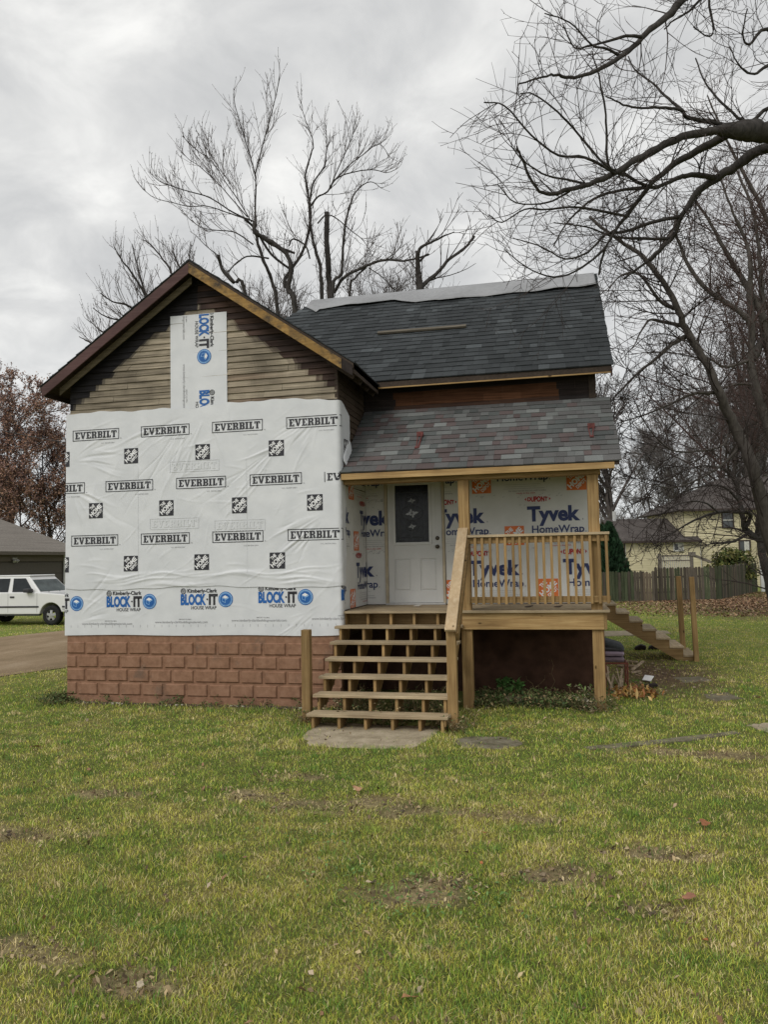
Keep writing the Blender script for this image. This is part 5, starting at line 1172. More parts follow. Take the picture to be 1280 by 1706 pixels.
L1.append((c4((900,640),(800,500),(730,390),(680,300)), D, D + 1, 0.012, 0.009, True))
L1.append((c4((1010,960),(900,888),(770,875),(690,850),(610,780)), D-.6, D - 1.2, 0.023, 0.009, True))
L1.append((c4((1250,1010),(1120,960),(1040,900),(1020,880)), D-.2, D - .6, 0.037, 0.058, False))
L1.append((stem(500, D, c4((1150,1340),(1120,1180),(1085,1090),(1045,980),(1025,900))), D + .4, D - .4, 0.070, 0.048, True))
L1.append((stem(525, D, c5((170,1050),(120,930),(150,870),(205,780),(240,640),(215,450),(235,360),(250,300),(215,190),(195,110))), D, D + .6, 0.093, 0.009, True))
L1.append((stem(545, D, c5((290,1000),(280,850),(250,740),(232,600),(250,480),(300,400),(312,300),(305,215))), D + .5, D + .2, 0.089, 0.009, True))
L1.append((c5((235,585),(270,540),(315,515),(350,460),(420,430),(520,415),(580,430),(625,415)), D, D - 1.8, 0.037, 0.009, True))
L1.append((c5((330,500),(350,440),(400,330),(425,270),(442,200)), D - .4, D - 1, 0.023, 0.009, True))
L1.append((c5((350,460),(420,390),(480,345),(550,300),(600,360)), D - .8, D - .2, 0.019, 0.009, True))
L1.append((stem(550, D, c5((325,1000),(318,850),(312,740),(312,610))), D + 1, D + 1.2, 0.104, 0.089, True))
L1.append((stem(552, D, c5((335,985),(378,890),(388,740),(405,620),(440,520),(510,470),(560,500))), D - .3, D - 1.2, 0.082, 0.009, True))
L1.append((c5((270,660),(310,620),(360,640),(420,690),(480,740),(520,810)), D, D - 1, 0.027, 0.009, True))
L1.append((c5((345,975),(390,905),(470,862),(545,832),(600,825),(660,830),(720,818),(775,802)), D - .3, D - 2, 0.055, 0.026, True))
L1.append((c5((600,825),(625,790),(650,760)), D - 1, D - 1, 0.019, 0.009, True))
L1.append((stem(575, D, c5((415,1000),(440,910),(490,860))), D - .4, D - .8, 0.044, 0.031, True))
L1.append((c5((500,860),(560,900),(620,960),(690,1010)), D - .6, D - .2, 0.015, 0.014, True))
L1.append((c5((150,870),(60,800),(-10,690),(-60,640)), D, D - .4, 0.037, 0.043, True))
L1.append((c5((235,820),(215,760),(160,730),(140,760)), D - .3, D - .6, 0.027, 0.026, True))
L1.append((stem(470, D, c4((960,1240),(900,1180),(830,1100),(808,1020))), D - 2, D - 2.4, 0.063, 0.053, True))
L1.append((c4((815,1030),(740,970),(700,930),(670,900)), D - 2.4, D - 2.6, 0.015, 0.009, True))
L1.append((c4((1100,1040),(1040,1030),(975,1028),(920,1060),(860,1120)), D - .5, D - 1, 0.030, 0.020, True))
traced('bare_tree', 'tall bare many stemmed tree rising behind the middle of the house roof', L1, gb(535, D), par1, (BARK, TWIGL), 3)
rnd_tree('bare_tree', 'thin twigged bare tree behind the big many stemmed tree', gb(585, 34), 15.0, 33, (BARKL, TWIGL), rmin=.0095, dens=1.35, forks=9, r=.11, t0=.3, group=None)
rnd_tree('bare_tree', 'thin twigged bare tree behind the gable peak left of the big many stemmed tree', gb(455, 35), 14.0, 37, (BARKL, TWIGL), rmin=.0095, dens=1.2, forks=8, r=.10, t0=.3, group=None)
# -- pruned tree right of it
par2 = [dict(n=3.4, len=(.8, 2.3), ang=(15, 60), up=.75, jit=.06, seg=5, rmin=.012, rk=.4, rmax=.022, t0=.1), dict(n=1.6, len=(.3, .9), ang=(20, 50), up=.5, jit=.1, seg=4, rmin=.009, rk=.6), dict(n=2.4, len=(.08, .25), ang=(30, 60), up=.4, jit=.2, seg=2, rmin=.007, rk=.8)]
D = 24.0
L2 = [([(705, 1050), (703, 700)] + c5((737,965),(728,900),(726,840),(725,785)), D, D, .14, .07, True), (c5((725,800),(742,768),(800,738),(850,715),(890,698)), D, D - .6, .06, .014, True),
      (c5((735,955),(770,920),(820,880),(870,820),(940,770),(983,718)), D, D + 1.2, .075, .035, True), (c5((735,830),(760,805),(775,800)), D, D, .04, .03, True)]
traced('bare_tree', 'pruned bare tree with a forked stub showing above the right part of the ridge', L2, gb(705, D), par2, (BARK, TWIG), 4)
# -- thin tree left of the gable
D = 27.0
L3 = [([(290, 1045), (285, 800)] + [(275, 600), (262, 530)], D, D, .2, .09, True)] + [(p, D, D + e, .06, .013, True) for p, e in (([(272, 590)] + c4((390,1260),(340,1080),(310,960)), 0), ([(268, 560)] + c4((390,1260),(300,1110),(250,1050),(205,970)), -1), ([(280, 590), (290, 500)] + c4((540,1130),(470,1020),(400,945),(370,935)), .8),
      ([(290, 560), (310, 480)] + c4((560,1040),(540,960)), 1), ([(300, 560), (322, 470)] + c4((640,1060),(650,960)), .4), ([(262, 560)] + c4((300,1320),(200,1290),(130,1240)), -.8), ([(258, 590), (230, 540)] + c4((250,1400),(150,1370),(85,1325)), -1), ([(255, 610), (200, 570)] + c4((150,1470),(60,1400)), .4), ([(250, 620), (180, 590)] + c4((60,1520),(5,1490)), .6))]
traced('bare_tree', 'small fine twigged bare tree showing left of the front gable peak', L3, gb(290, D), par1, (BARK, TWIGL), 5)
rnd_tree('bare_tree', 'thin pale sapling standing far off behind the right end of the ridge', gb(801, 33), 11.0, 31, (BARKL, TWIGL), rmin=.011, dens=.6, forks=3, r=.09)

# -- big tree at the right reaching over the roof
par5 = [dict(n=4.2, len=(.5, 1.9), ang=(25, 62), up=.10, jit=.075, seg=9, rmin=.0058, rk=.34, rmax=.012, t0=.06, fr=.72), dict(n=4.0, len=(.3, 1.1), ang=(25, 60), up=.14, jit=.09, seg=6, rmin=.0040, rk=.6, t0=.06), dict(n=4.2, len=(.08, .45), ang=(25, 60), up=.18, jit=.10, seg=3, rmin=.0031, rk=.8)]
D = 11.5
trunk = [(1500, 1160), (1490, 800), (1470, 450), (1425, 232), (1400, 60), (1330, -160)]
L5 = [(trunk, D + .4, D, 0.234, .16, False), ([(1425, 235), (1350, 228)] + r2((1280,588),(1200,582),(1150,580),(1080,576),(1010,590)), D + .2, D - .8, [.17, .16, .15, .145, .135, .08, .03], .03, False),
      (r2((1160,580),(1060,575),(900,608),(760,672),(650,738),(520,805),(400,840),(310,862),(250,832),(180,690),(165,650)), D - .5, D - 2.4, 0.069, .010, True),
      (r2((1130,582),(1000,655),(870,722),(760,825),(650,960),(560,1100),(530,1220)), D - .4, D + .2, 0.066, .014, True),
      ([(1440, 300), (1350, 265)] + r2((1280,658),(1140,742),(1060,790),(980,845),(900,960),(850,1062),(760,1150),(640,1240)), D + .3, D + 1.0, 0.113, .015, True),
      (r2((1060,790),(960,776),(900,785),(850,805),(760,832),(640,772),(572,735),(565,600),(555,480),(530,340),(500,230)), D + .6, D - 1, 0.043, .009, True),
      (r2((1110,572),(1060,548),(930,525),(890,487),(800,478),(700,480),(620,455),(560,428)), D - .4, D - 1.4, 0.035, .009, True),
      (r2((900,490),(840,440),(770,372),(690,310),(660,250)), D - .8, D - .4, 0.022, .008, True),
      ([(1330, -120), (1230, -70)] + r2((905,0),(850,60),(780,112),(720,172),(630,250),(520,312),(420,346),(350,335),(280,342),(175,372)), D - .3, D - 2.2, 0.066, .010, True),
      ([(1300, -90), (1220, -40)] + r2((980,0),(930,50),(860,92),(820,130)), D - .2, D - .8, 0.027, .01, True),
      (r2((720,165),(650,160),(560,185),(480,205),(420,210),(370,110)), D - 1.2, D - 1.6, 0.023, .008, True), (r2((625,248),(560,215),(500,200),(400,100),(290,60)), D - 1.3, D - 2, 0.020, .007, True),
      ([(1210, -50)] + r2((1020,-10),(1040,130),(1010,160),(950,120)), D - .5, D - .6, 0.023, .008, True),
      (r2((640,780),(560,735),(440,600),(350,500),(240,420),(180,415)), D - 1.2, D - 2.4, 0.020, .007, True), (r2((600,770),(470,700),(350,690),(230,600),(110,470),(20,455)), D - 1.4, D - 2.6, 0.020, .007, True),
      (r2((480,820),(400,800),(300,780),(200,720),(140,650)), D - 1.4, D - 2.8, 0.017, .007, True), (r2((650,960),(500,930),(400,920),(300,930),(200,930),(100,988),(40,955)), D - .2, D - 2, 0.020, .007, True),
      (r2((400,850),(300,900),(160,900),(80,820)), D - 1.6, D - 2.4, 0.014, .006, True), (r2((760,830),(600,850),(480,900),(380,1000),(330,1090)), D, D - .6, 0.027, .008, True),
      (r2((900,960),(760,990),(640,1030),(560,1040),(480,1120),(380,1150),(260,1090),(150,1060)), D + .6, D - .2, 0.031, .008, True), (r2((860,1060),(700,1060),(590,1050),(480,1010),(330,990)), D + .8, D + .2, 0.027, .008, True),
      (r2((560,1100),(480,1170),(360,1230),(230,1200),(110,1110)), D, D - .8, 0.020, .007, True),
      ([(1400, 60), (1340, 90)] + r2((1280,290),(1220,330),(1160,300),(1110,210)), D, D - .6, 0.039, .008, True), ([(1410, 120), (1350, 100)] + r2((1280,130),(1200,200),(1170,150),(1190,40)), D, D - .8, 0.039, .008, True),
      ([(1420, 180), (1340, 190)] + r2((1290,480),(1200,540),(1100,480),(1010,380),(960,260)), D + .2, D + .8, 0.047, .01, True)]
traced('overhanging_tree', 'large dark bare tree whose thick limbs reach in from the right over the roof', L5, at(1500, 1160, D + .4), par5, (BARK, TWIG), 8)
# -- leaning tree and its neighbours at the right edge
par6 = [dict(n=4.2, len=(.9, 3.4), ang=(30, 70), up=.08, jit=.07, seg=9, rmin=.0095, rk=.34, rmax=.022, t0=.12), dict(n=4.2, len=(.4, 1.6), ang=(25, 60), up=.08, jit=.09, seg=6, rmin=.0068, rk=.6, t0=.06), dict(n=3.8, len=(.12, .6), ang=(25, 60), up=.1, jit=.1, seg=3, rmin=.0052, rk=.8)]
D = 17.5
L6 = [([(1345, 1090), (1310, 980)] + r3((1262,1536),(1200,1280),(1150,1150),(1080,1010),(1020,880),(950,720),(860,570),(800,440),(740,320),(640,180),(540,100),(450,40),(330,-60)), D, D - .8, .17, .03, True),
      (r3((645,175),(720,100),(780,0),(800,-90)), D - .6, D, .06, .015, True), (r3((850,575),(770,620),(700,682),(600,762),(480,882),(440,930)), D - .3, D - 1.5, .055, .012, True),
      (r3((820,520),(720,500),(650,490),(600,560),(560,640)), D - .3, D - 1, .045, .011, True), (r3((780,430),(700,385),(600,250),(500,250),(430,330)), D - .4, D - 1.4, .045, .011, True),
      (r3((1020,880),(900,880),(780,930),(640,990),(480,1040)), D - .2, D - 1.2, .045, .011, True), (r3((1080,1010),(1050,1150),(900,1190),(760,1180),(640,1060),(560,900)), D, D - 1.4, .03, .010, True),
      (r3((1150,1150),(1000,1290),(800,1380),(660,1370)), D, D - 1.2, .035, .011, True)]
traced('leaning_tree', 'bare tree with a long straight trunk leaning left at the right edge', L6, at(1345, 1090, D), par6, (BARKL, TWIG), 9)
D = 21.0
L7 = [([(1375, 1070), (1340, 900)] + r3((1290,1080),(1215,850),(1190,700),(1192,520),(1100,425),(940,312),(850,182),(795,40),(790,-60)), D, D - .5, .16, .03, True),
      ([(1385, 1070), (1330, 760)] + r3((1270,600),(1240,450),(1100,200),(1040,100),(980,-20),(900,-140)), D + .5, D + .4, .15, .03, True),
      (r3((1200,700),(1260,560),(1250,430),(1245,250),(1230,100),(1200,-100),(1120,-300)), D + .5, D + 1, .11, .03, True), (r3((1195,520),(1185,350),(1190,200),(1160,60),(1080,-120),(1000,-330)), D + .2, D, .10, .02, True),
      ([(1390, 1070), (1370, 700), (1330, 480), (1262, 330), (1215, 240), (1180, 160)], D + 1, D + 1.4, .13, .02, True), (r3((1190,700),(1060,740),(960,700),(880,760)), D - .2, D - 1.2, .05, .012, True), (r3((1230,840),(1130,830),(1000,870),(860,960)), D - .2, D - 1, .05, .012, True)]
traced('bare_tree', 'cluster of upright bare stems crowding the right edge behind the leaning trunk', L7, at(1380, 1070, D), par6, (BARKL, TWIGR), 10)
# -- low forked tree before the yellow house
D = 27.5
par7 = [dict(n=3.4, len=(.7, 2.4), ang=(25, 60), up=-.05, jit=.12, seg=5, rmin=.013, rk=.45, rmax=.03, t0=.15), dict(n=4, len=(.3, 1.1), ang=(25, 60), up=-.05, jit=.15, seg=4, rmin=.009, rk=.6), dict(n=4.5, len=(.1, .4), ang=(25, 60), up=0, jit=.2, seg=2, rmin=.008, rk=.8)]
L8 = [([(1292, 1022)] + r7((1290,780),(1240,560),(1222,455),(1160,422),(1105,360),(1088,270),(1060,120),(1050,-20)), D, D, .18, .07, True), (r7((1215,450),(1215,340),(1235,240),(1290,150)), D, D + .4, .13, .10, False),
      (r7((1110,355),(1150,262),(1030,240),(900,242),(760,290),(640,350),(500,440),(415,525)), D, D - 2, .08, .015, True), (r7((1115,415),(1030,462),(930,480),(850,482),(780,520)), D, D - 1.5, .06, .013, True),
      (r7((1220,460),(1200,330),(1230,200),(1290,100)), D, D - .5, .07, .05, True), (r7((1080,180),(960,60),(820,40),(640,90),(500,200)), D, D - 1.5, .05, .013, True), (r7((1060,120),(980,-60),(800,-110),(620,-60),(420,60),(300,200)), D, D - 1.5, .045, .012, True), (r7((900,245),(820,180),(700,160),(560,200),(380,330),(260,460)), D - 1, D - 2.4, .035, .011, True)]
traced('bare_tree', 'low forked bare tree with drooping branches in front of the yellow house', L8, at(1292, 1022, D), par7, (BARK, TWIG), 12)
# -- far trees
rnd_tree('bare_tree', 'broad bare tree far off just right of the porch corner', at(1028, 960, 58), 15.5, 41, (BARKL, TWIGL), rmin=.018, dens=1.0, forks=7, r=.40)
far = [(1085, 70, 13, 'hazy bare tree far off above the low yellow wing'), (1130, 66, 15, 'hazy bare tree far off above the gap between the yellow roofs'), (1175, 72, 17, 'hazy bare tree far off above the tall yellow block'), (1225, 68, 19, 'tall bare tree far off behind the tall yellow block'), (1275, 62, 18, 'tall bare tree far off at the right edge behind the yellow house'), (1330, 64, 20, 'bare tree far off beyond the right edge')]
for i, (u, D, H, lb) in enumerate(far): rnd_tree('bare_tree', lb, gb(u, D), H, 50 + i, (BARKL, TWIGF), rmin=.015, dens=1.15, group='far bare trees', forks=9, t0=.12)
oakc = [(.33, .175, .125), (.38, .22, .15), (.28, .165, .135), (.42, .27, .19), (.24, .155, .135)]
rnd_tree('autumn_oak', 'rusty brown leaved tree behind the garage nearest the left edge', gb(10, 56), 15.5, 71, (BARK, TWIGR), rmin=.02, dens=1.0, leaves=(oakc, 30000, .085), group='autumn trees behind the garage', forks=9, t0=.06)
rnd_tree('autumn_oak', 'thinner rusty leaved tree behind the garage close to the wrapped house', gb(92, 60), 13.5, 72, (BARK, TWIGR), rmin=.02, dens=1.0, leaves=(oakc, 16000, .085), group='autumn trees behind the garage', forks=9, t0=.06)
rnd_tree('autumn_oak', 'rusty leaved tree behind the garage beyond the left edge', gb(-90, 58), 16, 73, (BARK, TWIGR), rmin=.02, dens=.9, leaves=(oakc, 20000, .09), group='autumn trees behind the garage', forks=8, t0=.06)
rnd_tree('autumn_oak', 'bare tree with few brown leaves mostly hidden behind the left corner of the house', gb(150, 62), 13, 74, (BARK, TWIGR), rmin=.022, dens=1.0, leaves=(oakc, 7000, .09), group='autumn trees behind the garage', forks=8, t0=.06)

rnd_tree('bare_tree', 'tall bare tree with dense thin twigs behind the right end of the yellow house', gb(1262, 58), 27, 81, (BARKL, TWIGR), rmin=.017, dens=1.0, group='bare trees at the right edge', forks=9, t0=.15)
rnd_tree('bare_tree', 'bare tree with dense thin twigs behind the middle of the tall yellow block', gb(1205, 62), 24, 82, (BARKL, TWIGL), rmin=.017, dens=1.0, group='bare trees at the right edge', forks=9, t0=.2)
rnd_tree('bare_tree', 'bare tree just beyond the right edge with twigs reaching into view', gb(1375, 29), 17, 83, (BARKL, TWIGR), rmin=.009, dens=1.0, group='bare trees at the right edge', forks=9, t0=.15)

def far_wood():
    rng = np.random.default_rng(99); b = Br()
    for k in range(70):
        a = math.radians(rng.uniform(-62, 62)) - _yaw; D_ = rng.uniform(95, 150); x, y = CAM[0] + D_ * math.sin(a), CAM[1] + D_ * math.cos(a); H = rng.uniform(7, 13)
        P = np.array([[x + rng.normal() * .1 * i, y, -1.5 + H * .85 * i / 5] for i in range(6)]); b.tube(P, np.linspace(.16, .05, 6), 5)
        grow(b, P, .16, .05, 0, rng, [dict(n=2.0, len=(H * .3, H * .5), ang=(25, 60), up=.5, jit=.08, seg=4, rmin=.05, rk=.5, t0=.08), dict(n=2.0, len=(H * .12, H * .25), ang=(25, 60), up=.4, jit=.1, seg=3, rmin=.035, rk=.6), dict(n=2.5, len=(H * .05, H * .12), ang=(25, 60), up=.3, jit=.1, seg=1, rmin=.03, rk=.8)])
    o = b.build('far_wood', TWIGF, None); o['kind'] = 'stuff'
far_wood()
# ================================================================ EVERGREENS AND SHRUB
EVG = attrmat('evergreen_spray', .7, 5, .25, .2, 0)
def conifer(base, H, rad, seed, label):
    t = thing('arborvitae', (base[0], base[1], -1.4), label, 'evergreen', 'evergreens beside the yellow house'); rng = np.random.default_rng(seed)
    MB().tube([(base[0], base[1], -1.45), (base[0], base[1], -1.4 + H * .9)], [.12, .03], 6).build('trunk', BARK, t)
    n = 5200; z = rng.uniform(0, 1, n) ** 1.25; a = rng.uniform(0, 2 * math.pi, n); lump = .78 + .35 * vnoise(a * 2.2 + seed, z * 9, seed); rr = rad * (1 - z) ** .72 * lump * (1 - .35 * rng.uniform(0, 1, n) ** 3)
    c = np.stack([base[0] + rr * np.cos(a), base[1] + rr * np.sin(a), -1.38 + z * H], -1); up = np.stack([np.cos(a) * .45, np.sin(a) * .45, np.ones(n)], -1) + rng.normal(size=(n, 3)) * .25; up /= np.linalg.norm(up, axis=1)[:, None]
    sd_ = np.cross(up, rng.normal(size=(n, 3))); sd_ /= np.linalg.norm(sd_, axis=1)[:, None]; s = rng.uniform(.09, .2, (n, 1))
    V = np.stack([c - up * s, c + sd_ * s * .5, c + up * s, c - sd_ * s * .5], 1).reshape(-1, 3); cl = np.array([.022, .052, .024]) * rng.uniform(.5, 1.5, (n, 1)) * np.array([1, 1, 1])
    np_mesh('crown', V, [np.arange(4 * n).reshape(n, 4)], EVG, t, np.repeat(cl, 4, 0))
conifer(at(1019, 970, 39)[:2], 3.75, 1.25, 1, 'tallest dark green evergreen cone right of the porch railing')
conifer(at(1004, 970, 41)[:2], 3.7, .8, 2, 'slim dark evergreen spire partly behind the porch railing')
conifer(at(1010, 970, 43)[:2], 3.7, .7, 3, 'slim dark evergreen spire between the two other evergreens')
def shrub(name, c, rx, ry, rz, n, sz, cols, label, cat='shrub', seed=1):
    t = thing(name, (c[0], c[1], -1.4), label, cat); rng = np.random.default_rng(seed); tw = Br()
    for _ in range(26):
        e = np.array([rng.normal() * .45 * rx, rng.normal() * .45 * ry, rng.uniform(.4, 1) * rz]); P = np.array([np.array([c[0], c[1], c[2]]) + e * k + np.array([0, 0, .1 * math.sin(k * 3)]) for k in np.linspace(0, 1, 5)]); tw.tube(P, np.linspace(.018, .006, 5), 4)
    tw.build('stems', BARK, t)
    u = rng.normal(size=(n, 3)); u /= np.linalg.norm(u, axis=1)[:, None]; u[:, 2] = np.abs(u[:, 2]); q = rng.uniform(.45, 1.05, (n, 1)) * (.75 + .4 * vnoise(u[:, 0] * 3 + 5, u[:, 1] * 3 + u[:, 2] * 2, seed))[:, None]
    p = np.array(c) + u * q * np.array([rx, ry, rz]); a = rng.normal(size=(n, 3)); a[:, 2] += .6; a /= np.linalg.norm(a, axis=1)[:, None]; b = np.cross(a, rng.normal(size=(n, 3))); b /= np.linalg.norm(b, axis=1)[:, None]; s = sz * rng.uniform(.6, 1.3, (n, 1))
    V = np.stack([p - a * s, p + b * s * .45, p + a * s, p - b * s * .45], 1).reshape(-1, 3); cl = np.array(cols)[rng.integers(0, len(cols), n)] * rng.uniform(.6, 1.35, (n, 1))
    np_mesh('foliage', V, [np.arange(4 * n).reshape(n, 4)], EVG, t, np.repeat(cl, 4, 0))
shrub('shrub', at(1222, 965, 41.5), 1.25, .8, 1.75, 2600, .13, [(.10, .115, .03), (.06, .085, .025), (.16, .15, .05)], 'rounded yellowish green shrub behind the right end of the wooden fence', seed=4)
# ================================================================ LEAVES, WEEDS, SCRAPS
def leaf_mesh(name, x, y, z, size, cols, tilt=.5, parent=None):
    n = len(x); rng = RNG; a = rng.uniform(0, 2 * math.pi, n); tx, ty = rng.normal(size=n) * tilt, rng.normal(size=n) * tilt
    d = np.stack([np.cos(a), np.sin(a), tx], -1); e = np.stack([-np.sin(a), np.cos(a), ty], -1); s = (size * rng.uniform(.6, 1.25, n))[:, None]; c = np.stack([x, y, z], -1)
    up = np.array([0, 0, 1.]) * s * rng.uniform(.05, .35, (n, 1))
    V = np.stack([c - d * s, c - d * s * .1 + e * s * .5 + up, c + d * s, c - d * s * .1 - e * s * .5 + up * .6, c - d * s * .15 - up * .1], 1).reshape(-1, 3); b = np.arange(n)[:, None] * 5
    F = np.concatenate([np.concatenate([b, b + 4, b + 1], 1), np.concatenate([b + 1, b + 4, b + 2], 1), np.concatenate([b + 2, b + 4, b + 3], 1), np.concatenate([b + 3, b + 4, b], 1)])
    cl = np.array(cols)[rng.integers(0, len(cols), n)] * rng.uniform(.65, 1.3, (n, 1))
    return np_mesh(name, V, [F], LEAFM, parent, np.repeat(cl, 5, 0))
LC = [(.26, .15, .085), (.33, .21, .12), (.20, .11, .065), (.38, .27, .17), (.15, .095, .065)]
n = 42000; x = RNG.uniform(4.6, 17, n); y = 17 + RNG.uniform(0, 1, n) * 18; keep_ = RNG.uniform(0, 1, n) < np.clip(1.25 - np.hypot((x - 11) / 5.5, (y - 25) / 9) * .9, 0.05, 1) * (.35 + .9 * vnoise(x * .8, y * .8, 5)); keep_ &= y < 26.6 + .28 * (x - 5) + 2.2 * np.maximum(0, x - 10.3)
x, y = x[keep_], y[keep_]; o = leaf_mesh('leaf_litter', x, y, gh(x, y) + RNG.uniform(.01, .035, len(x)), .05, LC); o['kind'] = 'stuff'
# leaves and trodden scraps scattered in the lawn
pts = []
for _ in range(150):
    r = 3.4 + 12 * R.random() ** 1.6; t = math.radians(R.uniform(-33, 33)) - _yaw; px_, py_ = CAM[0] + r * math.sin(t), CAM[1] + r * math.cos(t)
    if py_ < -.3 or px_ > 4.2: pts.append((px_, py_))
pts = np.array(pts); o = leaf_mesh('fallen_leaves', pts[:, 0], pts[:, 1], gh(pts[:, 0], pts[:, 1]) + .022, .026, LC + [(.34, .13, .05), (.45, .36, .25)]); o['kind'] = 'stuff'
for (u, v, s, c, lb) in ((596, 1323, .075, (.42, .24, .14), 'curled tan leaf in the lawn below the front stairs'), (1175, 1381, .07, (.26, .11, .05), 'rust red leaf in the lawn at the right'), (682, 1673, .05, (.36, .19, .09), 'forked brown leaf near the bottom middle'), (810, 1396, .06, (.30, .11, .05), 'small rust leaf in the lawn right of the middle'), (232, 1655, .035, (.42, .35, .25), 'pale dry leaf low at the left of the lawn'), (62, 1247, .08, (.40, .26, .14), 'tan leaf in the grass at the left'), (1145, 1508, .06, (.27, .13, .08), 'brown leaf in the bare spot low at the right')):
    p = onZ(u, v); m = MB(); a = R.uniform(0, 6.28); D_ = np.array([math.cos(a), math.sin(a), .25]); E_ = np.array([-math.sin(a), math.cos(a), .2]); cen = np.array([p[0], p[1], float(gh(p[0], p[1])) + .035])
    rim = []
    for k in range(14):
        t = 2 * math.pi * k / 14; rr_ = s * (.5 + .10 * math.cos(5 * t) + .22 * math.cos(t) + .08 * math.sin(3 * t)); rim.append(cen + D_ * rr_ * math.cos(t) * 1.2 + E_ * rr_ * math.sin(t) + np.array([0, 0, .35 * rr_ * abs(math.sin(t))]))
    m.add([cen] + rim, [(0, 1 + k, 1 + (k + 1) % 14) for k in range(14)]); m.beam(cen - D_ * s * .3, cen - D_ * s * 1.1, .004, .004)
    tag(m.build('fallen_leaf', plain('leaf_brown', c, .7, .2, .3, 40), None, smooth=True), lb, 'leaf')

_q = []
for _ in range(1500):
    if R.random() < .62: b = R.choice(BARE); _q.append((b[0] + R.gauss(0, b[2] * .75), b[1] + R.gauss(0, b[3] * .8)))
    else:
        r = 3.2 + 11 * R.random() ** 1.4; t = math.radians(R.uniform(-38, 38)) - _yaw; _q.append((CAM[0] + r * math.sin(t), CAM[1] + r * math.cos(t)))
_q = np.array([q for q in _q if q[1] < -.3 or q[0] > 4.2]); o = leaf_mesh('dead_thatch', _q[:, 0], _q[:, 1], gh(_q[:, 0], _q[:, 1]) + .016, .019, [(.17, .115, .065), (.24, .17, .095), (.12, .085, .05), (.36, .27, .15), (.44, .35, .20)], .7); o['kind'] = 'stuff'
def weeds(name, pts, hlo, hhi, cols, spread, leafy, seed, stems=5):
    """upright weeds: thin stems with small leaves and seed heads"""
    rng = np.random.default_rng(seed); b = Br(); LX, LY, LZ = [], [], []
    for (x0, y0) in pts:
        for _ in range(stems):
            h = rng.uniform(hlo, hhi); d = rng.normal(size=2) * spread; P = np.array([[x0 + rng.normal() * .03 + d[0] * t ** 1.5, y0 + rng.normal() * .03 + d[1] * t ** 1.5, -1.42 + h * t * (1 - .15 * t)] for t in np.linspace(0, 1, 6)]); b.tube(P, np.linspace(.0032, .0016, 6), 3)
            for q in range(leafy):
                t = rng.uniform(.15, 1); i = t * 5; k = min(4, int(i)); p = P[k] + (P[k + 1] - P[k]) * (i - k); LX.append(p[0] + rng.normal() * .018); LY.append(p[1] + rng.normal() * .018); LZ.append(p[2] + rng.normal() * .012)
    return b, np.array(LX), np.array(LY), np.array(LZ), cols
STEMM = plain('dry_stem', (.24, .19, .10), .9, .1, .3, 20)
def weed_patch(name, pts, hlo, hhi, cols, spread, leafy, seed, stems=5, size=.022, kind='stuff', label=None, cat=None, group=None, root=None):
    b, X_, Y_, Z_, c = weeds(name, pts, hlo, hhi, cols, spread, leafy, seed, stems)
    if kind:
        V = np.concatenate(b.V); F = np.concatenate(b.Q); o = np_mesh(name, V, [F], STEMM); o['kind'] = kind
        o2 = leaf_mesh(name + '_leaves', X_, Y_, Z_, size, c, .6); o2['kind'] = kind
    else:
        t = thing(name, (*root, -1.4), label, cat, group); b.build('stems', STEMM, t); leaf_mesh('leaves', X_, Y_, Z_, size, c, .6, t)
GC = [(.07, .12, .035), (.10, .15, .045), (.05, .085, .03), (.15, .16, .06)]; DC = [(.28, .21, .11), (.20, .15, .08), (.34, .28, .17)]
rw = random.Random(9)
P1 = [(rw.uniform(1.95, 3.75), rw.uniform(.1, 1.1)) for _ in range(150)]
weed_patch('undergrowth', P1, .06, .24, GC + DC[:1], .07, 9, 1, 4, .024)
weed_patch('undergrowth', [(rw.uniform(.05, 1.7), rw.uniform(-1.35, .2)) for _ in range(95)], .12, .46, GC + DC, .12, 8, 2, 4, .020)
weed_patch('dry_weeds', [(-.16 + rw.gauss(0, .09), -1.22 + rw.gauss(0, .10)) for _ in range(12)] + [(1.95 + rw.gauss(0, .1), -1.3 + rw.gauss(0, .16)) for _ in range(10)] + [(3.62 + rw.gauss(0, .14), .05 + rw.gauss(0, .12)) for _ in range(14)], .12, .34, DC + GC[:2], .09, 8, 3, 4, .017)
weed_patch('border_weeds', [(rw.uniform(-4.75, -.2), -.12 + rw.gauss(0, .05)) for _ in range(16)] + [(-4.7 + rw.gauss(0, .14), -.05 + rw.gauss(0, .22)) for _ in range(46)], .06, .20, GC, .07, 8, 4, 4, .020)
weed_patch('seedling', [(2.36, 1.0), (2.44, 1.05), (2.30, 1.1), (2.52, .95)], .26, .40, [(.055, .13, .03), (.08, .17, .045)], .10, 12, 6, 4, .052, None, 'leafy green seedling growing in the dark under the porch', 'plant', None, (2.4, 1.02))
weed_patch('dry_stalk', [(3.02, 1.1)], .62, .78, DC, .10, 3, 7, 1, .014, None, 'tallest dry stalk standing in the dark under the porch', 'plant', 'dry stalks under the porch', (3.02, 1.1))
weed_patch('dry_stalk', [(2.76, 1.1)], .40, .52, DC, .12, 5, 8, 2, .014, None, 'shorter dry stalk left of the tallest one under the porch', 'plant', 'dry stalks under the porch', (2.76, 1.1))
weed_patch('leafy_weed', [(3.48, .16), (3.52, .1), (3.44, .12), (3.56, .2)], .22, .48, [(.09, .15, .04), (.12, .17, .05), (.30, .27, .2)], .07, 14, 9, 5, .024, None, 'green leafy weed against the right porch post', 'plant', None, (3.5, .14))
